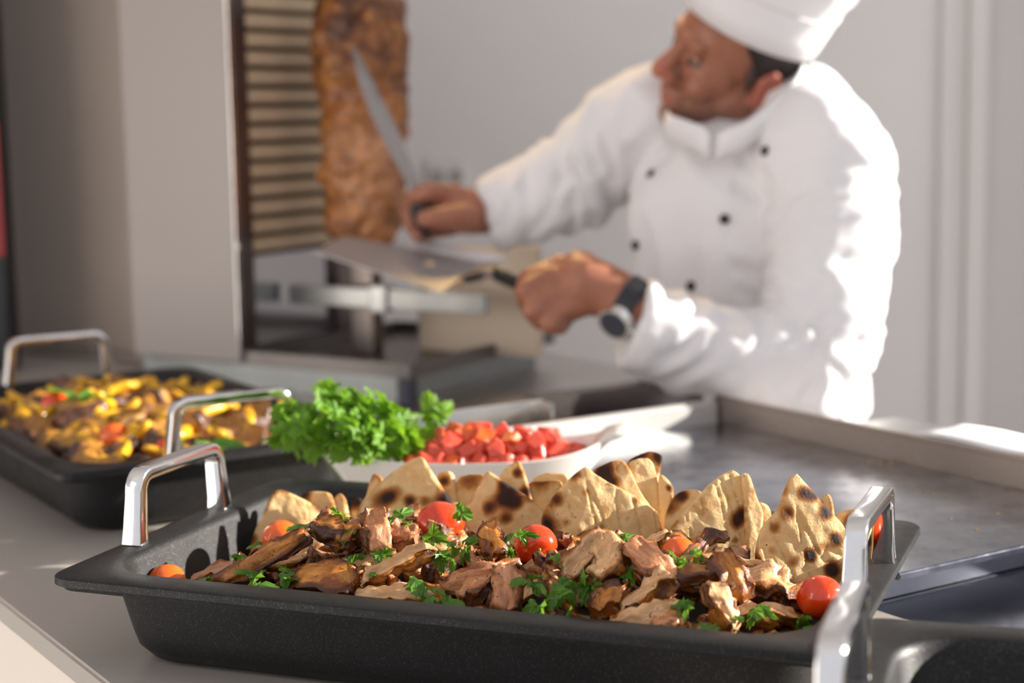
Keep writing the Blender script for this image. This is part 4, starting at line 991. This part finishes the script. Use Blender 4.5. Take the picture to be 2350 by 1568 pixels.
# head
add_ell(bm, (-.008, 0, .056), (.098, .076, .088)); add_ell(bm, (.040, 0, .010), (.052, .062, .082)); add_ell(bm, (.036, 0, -.050), (.058, .055, .042))
add_ell(bm, (.052, 0, .055), (.042, .058, .05))
for y in (-1, 1):
    add_ell(bm, (.066, y * .038, -.018), (.024, .022, .026), 2); add_ell(bm, (.010, y * .054, -.045), (.030, .014, .030), 2)
    add_ell(bm, (.106, y * .013, -.019), (.013, .009, .010), 2)
add_caps(bm, hp(.084, -.034, .044), .011, hp(.090, -.010, .043), .010); add_caps(bm, hp(.084, .034, .044), .011, hp(.090, .010, .043), .010)
chain(bm, [(hp(.090, 0, .038), .008), (hp(.103, 0, .012), .0095), (hp(.119, 0, -.012), .0115)])
add_caps(bm, hp(.088, -.020, -.044), .009, hp(.098, 0, -.043), .0095); add_caps(bm, hp(.088, .020, -.044), .009, hp(.098, 0, -.043), .0095)
add_caps(bm, hp(.086, -.017, -.057), .009, hp(.094, 0, -.058), .0100); add_caps(bm, hp(.086, .017, -.057), .009, hp(.094, 0, -.058), .0100)
add_ell(bm, (.080, 0, -.086), (.021, .026, .018)); add_ell(bm, (.050, 0, -.090), (.030, .034, .016), 2)
for y in (-1, 1):                                               # ears
    e = [(-.006, y * .073, -.026), (-.004, y * .078, -.004), (-.006, y * .082, .018), (-.020, y * .086, .030), (-.033, y * .085, .022), (-.034, y * .083, .002), (-.024, y * .080, -.016), (-.010, y * .075, -.026)]
    chain(bm, [(hp(*c), .0055) for c in e], 1); add_ell(bm, (-.018, y * .076, .002), (.016, .006, .022), 2)
chain(bm, [(hp(-.012, 0, -.02), .052), (hp(-.030, 0, -.095), .050), (nb + Vector((.02, .03, -.02)), .062)])
# trunk, arms, legs
chest, belly = A(1700, 540, 2.08), A(1760, 800, 2.05)
add_sphere(bm, chest, (.115, .10, .11), 3); add_sphere(bm, belly, (.11, .10, .16), 3); add_sphere(bm, pel + Vector((-.01, .01, -.06)), (.09, .10, .10), 3)
chain(bm, [(sh_r, .05), (nb + Vector((0, .03, -.04)), .055), (sh_l, .052)])
chain(bm, [(sh_r, .048), (el_r, .038), (wr_r, .0265)]); chain(bm, [(sh_l, .050), (el_l, .040), (A(1600, 778, 1.846), .032), (wr_l, .0275)])
for s_ in (-1, 1):
    hx, hy_ = s_ * .085 * .55, s_ * .085 * -.84
    chain(bm, [(pel + Vector((hx * .7 - .01, hy_ * .7, -.08)), .075), (Vector((pel.x + hx * 1.1 - .01, pel.y + hy_ * 1.1, .49)), .055), (Vector((pel.x + hx * 1.2 + .03, pel.y + hy_ * 1.2 + .02, .09)), .038)])
    add_caps(bm, Vector((pel.x + hx * 1.2 + .03, pel.y + hy_ * 1.2 + .02, .055)), .034, Vector((pel.x + hx * 1.2 - .10, pel.y + hy_ * 1.2 - .06, .04)), .028)
# left hand: back of the hand to the camera, fist around the scoop handle
chain(bm, [(wr_l, .0275), (A(1400, 672, 1.845), .030), (A(1335, 650, 1.850), .033)])
mcp = [(A(1283, 612, 1.872), .0150), (A(1258, 640, 1.852), .0155), (A(1256, 678, 1.838), .0150), (A(1278, 712, 1.832), .0135)]
for p, r in mcp: add_caps(bm, A(1395, 672, 1.848), .022, p, r)
add_caps(bm, A(1330, 625, 1.868), .026, A(1310, 690, 1.845), .024)
fing = [[(1212, 640, 1.850), (1203, 668, 1.880), (1240, 680, 1.900)], [(1204, 668, 1.832), (1214, 705, 1.858), (1250, 700, 1.886)], [(1222, 712, 1.820), (1240, 738, 1.845), (1275, 722, 1.872)], [(1262, 744, 1.818), (1285, 752, 1.840), (1305, 730, 1.865)]]
for (p, r), fp in zip(mcp, fing):
    rr = [r * .80, r * .68, r * .60]; chain(bm, [(p, r * .86)] + [(A(*c), q_) for c, q_ in zip(fp, rr)])
chain(bm, [(A(1385, 645, 1.870), .020), (A(1320, 622, 1.902), .0135), (A(1260, 632, 1.915), .0115), (A(1215, 645, 1.912), .0100)])
# right hand: fist around the knife handle
chain(bm, [(wr_r, .0265), (A(1085, 487, 2.150), .029), (A(1050, 482, 2.140), .030)])
mc2 = [(A(1040, 447, 2.130), .0150), (A(1028, 470, 2.150), .0150), (A(1024, 498, 2.165), .0145), (A(1030, 522, 2.17), .0130)]
for p, r in mc2: add_caps(bm, A(1075, 487, 2.150), .023, p, r)
f2 = [[(985, 440, 2.115), (950, 452, 2.128), (942, 470, 2.160)], [(975, 470, 2.165), (940, 478, 2.160), (935, 492, 2.13)], [(978, 505, 2.165), (945, 508, 2.155), (942, 518, 2.12)], [(985, 533, 2.165), (958, 535, 2.150), (958, 542, 2.118)]]
for (p, r), fp in zip(mc2, f2):
    rr = [r * .82, r * .72, r * .64]; chain(bm, [(p, r * .88)] + [(A(*c), q_) for c, q_ in zip(fp, rr)])
chain(bm, [(A(1068, 500, 2.120), .020), (A(1030, 500, 2.098), .0150), (A(992, 500, 2.090), .0128), (A(975, 502, 2.092), .0112)])
bodym = remesh(bm, 0.0030, 5, 0.5)
MHi = MH.inverted(); stub, flush = [], []
HLc = [(A(1290, 640, 1.85), .05), (A(1000, 480, 2.12), .05)]
for vtx in bodym.vertices:
    c = vtx.co; p = (MHi @ c) / HS; s_ = fl_ = 0.0
    if (c - HO).length < .19:
        if p.z < -.02 and p.x > -.005: s_ = .75 * sstep(-.018, -.045, p.z) * sstep(-.01, .03, p.x) * (1 - .85 * math.exp(-((p.x - .1) / .02) ** 2 - ((p.z + .050) / .012) ** 2 - (p.y / .022) ** 2))
        fl_ = .7 * math.exp(-((p.z + .010) / .02) ** 2) * sstep(.10, .12, p.x) + .8 * sstep(.072, .080, abs(p.y)) * (p.x < .01) + .9 * math.exp(-((p.z + .050) / .010) ** 2 - (p.y / .022) ** 2) * sstep(.085, .095, p.x)
    stub.append(s_); flush.append(min(1, fl_))
fattr(bodym, 'stubble', stub); fattr(bodym, 'flush', flush)
recentre(bodym, (pel.x, pel.y, 0)); obj('body', bodym, M['skin'], ch)
bo = ch.children[0]
def wchild(name, me, mat, parent=ch, **k): return obj(name, me, mat, parent, world=True, **k)
# eyes, brows, nails
for y in (-1, 1):
    bm = bmesh.new(); add_ell(bm, (.0815, y * .031, .020), (.0115, .0135, .0090), 2); wchild('eye', bm_mesh(bm, 'eye', True), M['eye_white'])
    bm = bmesh.new(); add_ell(bm, (.0895, y * .031, .0185), (.0045, .0075, .0070), 2); wchild('iris', bm_mesh(bm, 'iris', True), M['hair'])
    bm = bmesh.new(); chain(bm, [(hp(.093, y * .012, .045), .0035), (hp(.090, y * .028, .051), .0042), (hp(.079, y * .045, .046), .0030)], 1); wchild('eyebrow', remesh(bm, .0018, 2), M['hair'])
    bm = bmesh.new(); chain(bm, [(hp(.0895, y * .018, .0285), .0036), (hp(.0910, y * .031, .0310), .0045), (hp(.0820, y * .045, .0270), .0036)], 1); wchild('eyelid', remesh(bm, .0016, 2), M['skin'])
# hair below the hat
bm = bmesh.new(); add_ell(bm, (-.010, 0, .054), (.1035, .0815, .090), 4)
dele = []
for v in bm.verts:
    p = (MHi @ v.co) / HS; lim = -.010 if p.x < -.02 else (-.012 + (p.x + .02) * 1.1 if p.x < .030 else .075 + (p.x - .03) * .1)
    if p.z < lim or p.z > .125: dele.append(v)
bmesh.ops.delete(bm, geom=dele, context='VERTS')
hr = wchild('hair', bm_mesh(bm, 'hair', True), M['hair']); s_ = hr.modifiers.new('t', 'SOLIDIFY'); s_.thickness = .006; s_.offset = 0
for y in (-1, 1):
    bm = bmesh.new(); chain(bm, [(hp(.008, y * .0735, .034), .0062), (hp(.010, y * .0735, .012), .0048), (hp(.010, y * .0725, -.004), .0030)], 1)
    wchild('sideburn', remesh(bm, .0018, 2), M['hairgrey'])
# toque
HT = MH @ Matrix.Translation((-.004 * HS, 0, .066 * HS)) @ Matrix.Rotation(R(-14), 4, 'Y') @ Matrix.Scale(HS, 4)
rings = []
def hring(rx, ry, z, pl=0.0, n=80): return [HT @ Vector((rx * (1 + pl * math.cos(k * 20 * 2 * math.pi / n)) * math.cos(2 * math.pi * k / n), ry * (1 + pl * math.cos(k * 20 * 2 * math.pi / n)) * math.sin(2 * math.pi * k / n), z)) for k in range(n)]
for rx, ry, z, pl in ((.103, .085, .03, 0), (.1085, .0905, 0, 0), (.111, .093, 0, 0), (.1125, .0945, .03, 0), (.116, .099, .085, 0), (.120, .104, .095, .012), (.128, .113, .19, .02), (.126, .112, .215, .02), (.10, .09, .235, .01), (.03, .03, .240, 0)): rings.append(hring(rx, ry, z, pl))
v, f = loft(rings, False, True); wchild('chef_hat', meshdata('hat', v, f, True), M['cloth'], label='tall white cook hat')
v, f = loft([hring(.1128, .0948, .062), hring(.1155, .0975, .062), hring(.1165, .0990, .066), hring(.1150, .0975, .066)], False, False)
wchild('hat_seam', meshdata('seam', v, f, True), M['cloth'])
# jacket
bm = bmesh.new()
def AE(c, r, sub=3): add_sphere(bm, c, r, sub)
AE(A(1705, 520, 2.07), (.146, .118, .138)); AE(A(1640, 425, 2.13), (.10, .10, .078)); AE(A(1730, 640, 2.055), (.150, .118, .17)); AE(A(1760, 850, 2.05), (.125, .115, .19)); AE(A(1775, 1010, 2.06), (.105, .115, .16)); AE(A(1770, 1120, 2.06), (.105, .12, .19))
AE(A(1850, 420, 2.05), (.075, .09, .13)); AE(A(1885, 620, 2.06), (.065, .09, .16))
chain(bm, [(sh_r, .066), (A(1600, 310, 2.18), .060), (A(1730, 335, 2.17), .060), (A(1835, 262, 2.07), .060), (sh_l, .072)], 3)
chain(bm, [(sh_r, .066), (A(1400, 330, 2.16), .064), (el_r, .061), (A(1220, 460, 2.17), .055)], 3); add_cone(bm, A(1225, 458, 2.17), .055, A(1112, 497, 2.165), .047, 28)
chain(bm, [(A(1905, 390, 1.955), .075), (A(1905, 560, 1.915), .072), (A(1880, 760, 1.875), .067), (A(1850, 838, 1.862), .062), (A(1700, 826, 1.852), .054), (A(1580, 788, 1.846), .050)], 3)
add_cone(bm, A(1590, 790, 1.846), .050, A(1450, 742, 1.838), .052, 28)
AE(A(1510, 812, 1.84), (.045, .030, .030), 2); AE(A(1570, 845, 1.845), (.06, .035, .030), 2)
jm = remesh(bm, 0.0055, 6, 0.5)
def seg_t(p, a, b):
    d = b - a; t = max(0, min(1, (p - a).dot(d) / d.dot(d))); return t, (p - (a + d * t)).length
arms = [(sh_l, el_l, 1), (el_l, A(1450, 742, 1.838), 1), (sh_r, el_r, 0), (el_r, A(1112, 497, 2.165), 0)]
def wr(p, n):
    d = 0.0; best = None
    for k, (a, b, s_) in enumerate(arms):
        t, ds = seg_t(p, a, b)
        if ds < .095 and (best is None or ds < best[2]): best = (k, t, ds, a, b)
    if best:
        k, t, ds, a, b = best; ax = (b - a); L = ax.length; ax.normalize(); s_ = t * L
        e = t if k in (0, 2) else 1 - t
        sw = noise.noise(p * 8 + Vector((k * 5, 0, 0))); rad = (p - (a + ax * s_)).normalized()
        uu = Vector((s_ * 34 + rad.z * 1.1 + sw * 1.6, rad.x * 1.3 + k * 7, rad.z * 1.2))
        rg = 1 - 2 * abs(noise.noise(uu)); r2 = noise.noise(uu * 2.1 + Vector((3, 1, 0)))
        amp = .0035 + .0075 * e ** 1.3
        d += amp * (rg * 1.15 - .5) + .0028 * r2 + .0015 * noise.noise(p * 60)
    else:
        u = Vector((p.x * 26 + p.z * 16, p.y * 22, p.z * 9 - p.x * 10))
        d += .011 * (1 - 2 * abs(noise.noise(u * .5 + Vector((4, 0, 0))))) - .006 + .004 * noise.noise(p * 24)
    return d
displace(jm, wr)
jm2 = jm.copy(); recentre(jm, (pel.x, pel.y, 0))
jk = obj('jacket', jm, M['cloth'], ch, label='white double-breasted cook jacket')
smj = jk.modifiers.new('s', 'SMOOTH'); smj.iterations = 2; smj.factor = .5
bvh = BVHTree.FromPolygons([v.co.copy() for v in jm2.vertices], [tuple(p.vertices) for p in jm2.polygons])
btn = None
for px, py in ((1757, 347), (1495, 400), (1663, 503), (1460, 563), (1587, 657)):
    d = ray(px, py).normalized(); hit = bvh.ray_cast(CAM, d)
    if hit[0] is None: continue
    loc_, nor = hit[0], hit[1]
    if btn is None:
        bm = bmesh.new(); bmesh.ops.create_uvsphere(bm, u_segments=18, v_segments=10, radius=.0062)
        for v in bm.verts: v.co.z *= .45
        btn = bm_mesh(bm, 'button', True); btn.materials.append(M['black'])
    o = bpy.data.objects.new('button', btn); COL.objects.link(o); o.parent = jk
    o.location = loc_ - Vector((pel.x, pel.y, 0)) + nor * .002; o.rotation_euler = nor.to_track_quat('Z', 'Y').to_euler()
# stand collar
cc = [(1648, 330, 1.966), (1672, 316, 1.960), (1705, 304, 1.958), (1765, 262, 1.962), (1812, 216, 1.975), (1838, 172, 2.01), (1825, 160, 2.07), (1760, 190, 2.14), (1650, 240, 2.15), (1560, 262, 2.10), (1536, 280, 2.03), (1580, 298, 1.99), (1615, 312, 1.972), (1634, 330, 1.968)]
P = smoothpath([A(*c) for c in cc], 60); cen = sum(P, Vector()) / len(P); rings = []
for p in P:
    o_ = (p - cen); o_.z = 0; o_.normalize()
    rings.append([p + Vector((0, 0, .010)), p + o_ * .003 + Vector((0, 0, .0115)), p + o_ * .005 + Vector((0, 0, .008)), p + o_ * .009 - Vector((0, 0, .018)), p + o_ * .002 - Vector((0, 0, .020)), p + o_ * .001 - Vector((0, 0, .006))])
v, f = loft(rings); clm = meshdata('collar', v, f, True); recentre(clm, (pel.x, pel.y, 0)); obj('collar', clm, M['cloth'], jk)
# trousers and shoes
bm = bmesh.new(); AE(pel + Vector((-.01, .01, -.07)), (.098, .11, .11))
for s_ in (-1, 1):
    hx, hy_ = s_ * .085 * .55, s_ * .085 * -.84
    chain(bm, [(pel + Vector((hx * .7 - .01, hy_ * .7, -.08)), .088), (Vector((pel.x + hx * 1.1 - .01, pel.y + hy_ * 1.1, .49)), .074), (Vector((pel.x + hx * 1.2 + .03, pel.y + hy_ * 1.2 + .02, .13)), .064)])
tm = remesh(bm, .009, 3); wchild('trousers', tm, M['trousers'])
for s_ in (-1, 1):
    hx, hy_ = s_ * .085 * .55, s_ * .085 * -.84; bm = bmesh.new()
    chain(bm, [(Vector((pel.x + hx * 1.2 + .05, pel.y + hy_ * 1.2 + .03, .05)), .048), (Vector((pel.x + hx * 1.2 - .04, pel.y + hy_ * 1.2 - .03, .045)), .045), (Vector((pel.x + hx * 1.2 - .12, pel.y + hy_ * 1.2 - .08, .038)), .038)])
    wchild('shoe', remesh(bm, .007, 3), M['leather'])
# watch on the left wrist
wa = wr_l + (A(1400, 672, 1.845) - wr_l).normalized() * .004; wd = (A(1400, 672, 1.845) - wr_l).normalized()
wtc = obj('wrist_watch', meshdata('strap', *sweep([wa - wd * .011, wa + wd * .011], circ(.0318, 36))), M['leather'], ch, world=True, label='black strap watch')
fd = (CAM - wa).normalized(); fd = (fd * .75 + Vector((.0, 0, -.75))).normalized(); fd = (fd - wd * fd.dot(wd)).normalized()
for nm, r, h0, h1, mt in (('case', .0195, .026, .038, 'chrome'), ('dial', .0160, .0381, .0388, 'navy')):
    bm = bmesh.new(); add_cone(bm, wa + fd * h0, r, wa + fd * h1, r, 32); obj(nm, bm_mesh(bm, nm), M[mt], wtc, world=True)
bm = bmesh.new(); add_sphere(bm, wa + fd * .032 - wd * .021, .0040); obj('crown', bm_mesh(bm, 'crown', True), M['chrome'], wtc, world=True)

# ------------------------------------------------------------------ knife and scoop
kt = [(810, 102), (812, 135), (826, 195), (850, 262), (885, 335), (922, 400), (958, 462)]
ke = [(810, 100), (838, 150), (866, 205), (896, 265), (925, 325), (948, 385), (972, 448)]
kn = thing('carving_knife', 'long curved carving knife slicing the gyros meat', 'knife', A(960, 470, 2.13))
v, f = [], []; N_ = len(kt)
for i in range(N_):
    yd = 2.185 - .055 * i / (N_ - 1)
    a, b = A(*kt[i], yd - .004), A(*ke[i], yd + .010); nn = (b - a).cross(Vector((0, 0, 1))); nn = nn.normalized() * .0008 if nn.length > 1e-6 else Vector((0, .0008, 0))
    v += [a, (a + b) / 2 + nn, b, (a + b) / 2 - nn]
for i in range(N_ - 1):
    for k in range(4): a = i * 4 + k; b = i * 4 + (k + 1) % 4; f.append((a, b, b + 4, a + 4))
f += [(3, 2, 1, 0), tuple(range((N_ - 1) * 4, N_ * 4))]
obj('blade', meshdata('blade', v, f), steel('blade_steel', (0.34, 0.32, 0.31), 0.30), kn, world=True)
hpth = smoothpath([A(958, 440, 2.132), A(962, 475, 2.128), A(963, 510, 2.126), A(968, 548, 2.124)], 12)
v, f = sweep(hpth, rrect(.0105, .008, .004, 3), up=Vector((0, 1, 0)), scales=None); obj('handle', meshdata('kh', v, f, True), M['black'], kn, world=True)

s1, s2, s3, s4 = A(718, 576, 2.10), A(790, 541, 2.19), A(1098, 600, 2.10), A(1015, 672, 1.98)
scp = thing('meat_scoop', 'flat steel meat scoop with an upturned back and black handle', 'scoop', s4)
def sheet(a, b, c, d, th=.0016, nx=10, ny=4):
    nn = (b - a).cross(d - a).normalized() * th; v, f = [], []
    for lay in (0, 1):
        for i in range(nx + 1):
            for j in range(ny + 1):
                p = (a * (1 - j / ny) + b * (j / ny)) * (1 - i / nx) + (d * (1 - j / ny) + c * (j / ny)) * (i / nx); v.append(p + nn * lay)
    S = (nx + 1) * (ny + 1); at_ = lambda i, j, l: l * S + i * (ny + 1) + j
    for i in range(nx):
        for j in range(ny):
            f.append((at_(i, j, 0), at_(i + 1, j, 0), at_(i + 1, j + 1, 0), at_(i, j + 1, 0))); f.append((at_(i, j, 1), at_(i, j + 1, 1), at_(i + 1, j + 1, 1), at_(i + 1, j, 1)))
    for i in range(nx):
        for j in (0, ny): f.append((at_(i, j, 0), at_(i, j, 1), at_(i + 1, j, 1), at_(i + 1, j, 0)))
    for j in range(ny):
        for i in (0, nx): f.append((at_(i, j, 0), at_(i, j + 1, 0), at_(i, j + 1, 1), at_(i, j, 1)))
    return meshdata('sheet', v, f)
obj('plate', sheet(s1, s2, s3, s4), paint('scoop_steel', (0.46, 0.45, 0.45), 0.4, 0.04, 8, 0.45), scp, world=True)
obj('back_wall', sheet(A(935, 566, 2.15), A(938, 541, 2.17), A(1165, 592, 2.09), A(1098, 600, 2.10)), paint('flap_sunlit', (0.80, 0.80, 0.82), 0.35, 0.03, 8, 0.3), scp, world=True, label='upturned back of the scoop with the sun gleam painted on')  # near-white colour stands in for sun reflecting off the steel flap
obj('end_wall', sheet(s4, A(1098, 600, 2.10), A(1163, 594, 2.085), A(1150, 628, 1.985)), M['steel'], scp, world=True)
v, f = sweep([A(1075, 640, 2.01), A(1110, 628, 1.985), A(1145, 628, 1.95)], rrect(.008, .004, .003, 2)); obj('tang', meshdata('tang', v, f, True), M['steel_dark'], scp, world=True)
for c in ((1092, 634, 1.995), (1122, 629, 1.972)):
    bm = bmesh.new(); add_sphere(bm, A(*c), .0045); obj('rivet', bm_mesh(bm, 'rivet', True), M['chrome'], scp, world=True)
v, f = tube(smoothpath([A(1140, 628, 1.955), A(1165, 640, 1.935), A(1195, 652, 1.905), A(1240, 664, 1.880), A(1300, 672, 1.880)], 20), .0085, 14); obj('handle', meshdata('sh', v, f, True), M['black'], scp, world=True)

# ------------------------------------------------------------------ warm lamp over the grill
LP = Vector((-0.05, 2.75, 2.15))
lm = thing('pendant_lamp', 'small black pendant lamp glowing warm above the gyros grill', 'lamp', LP)
v, f = loft([[(r * math.cos(2 * math.pi * k / 28), r * math.sin(2 * math.pi * k / 28), z) for k in range(28)] for r, z in ((.08, -.06), (.055, .02), (.02, .05), (.02, .08), (.015, .08), (.015, .05), (.050, .015), (.076, -.06))], False, False)
obj('shade', meshdata('shade', v, f, True), M['black'], lm)
v, f = tube([(0, 0, .078), (0, 0, .55)], .003, 8); obj('cord', meshdata('cord', v, f, True), M['black'], lm)
em = Mat('warm_bulb', (1, .7, .3), .4); em.set('Emission Color', (1, .62, .22, 1)); em.set('Emission Strength', 12.0)
bm = bmesh.new(); add_sphere(bm, (0, 0, -.012), .026); obj('bulb', bm_mesh(bm, 'bulb', True), em.m, lm)
sl = bpy.data.lights.new('warm_spot', 'SPOT'); slo = bpy.data.objects.new('warm_spot', sl); COL.objects.link(slo); slo.location = LP + Vector((0, 0, -.065))
sl.energy = 30; sl.color = (1.0, .60, .20); sl.spot_size = R(40); sl.spot_blend = .5; sl.shadow_soft_size = .04
slo.rotation_euler = (slo.location - Vector((.20, 2.12, 1.34))).to_track_quat('Z', 'Y').to_euler()
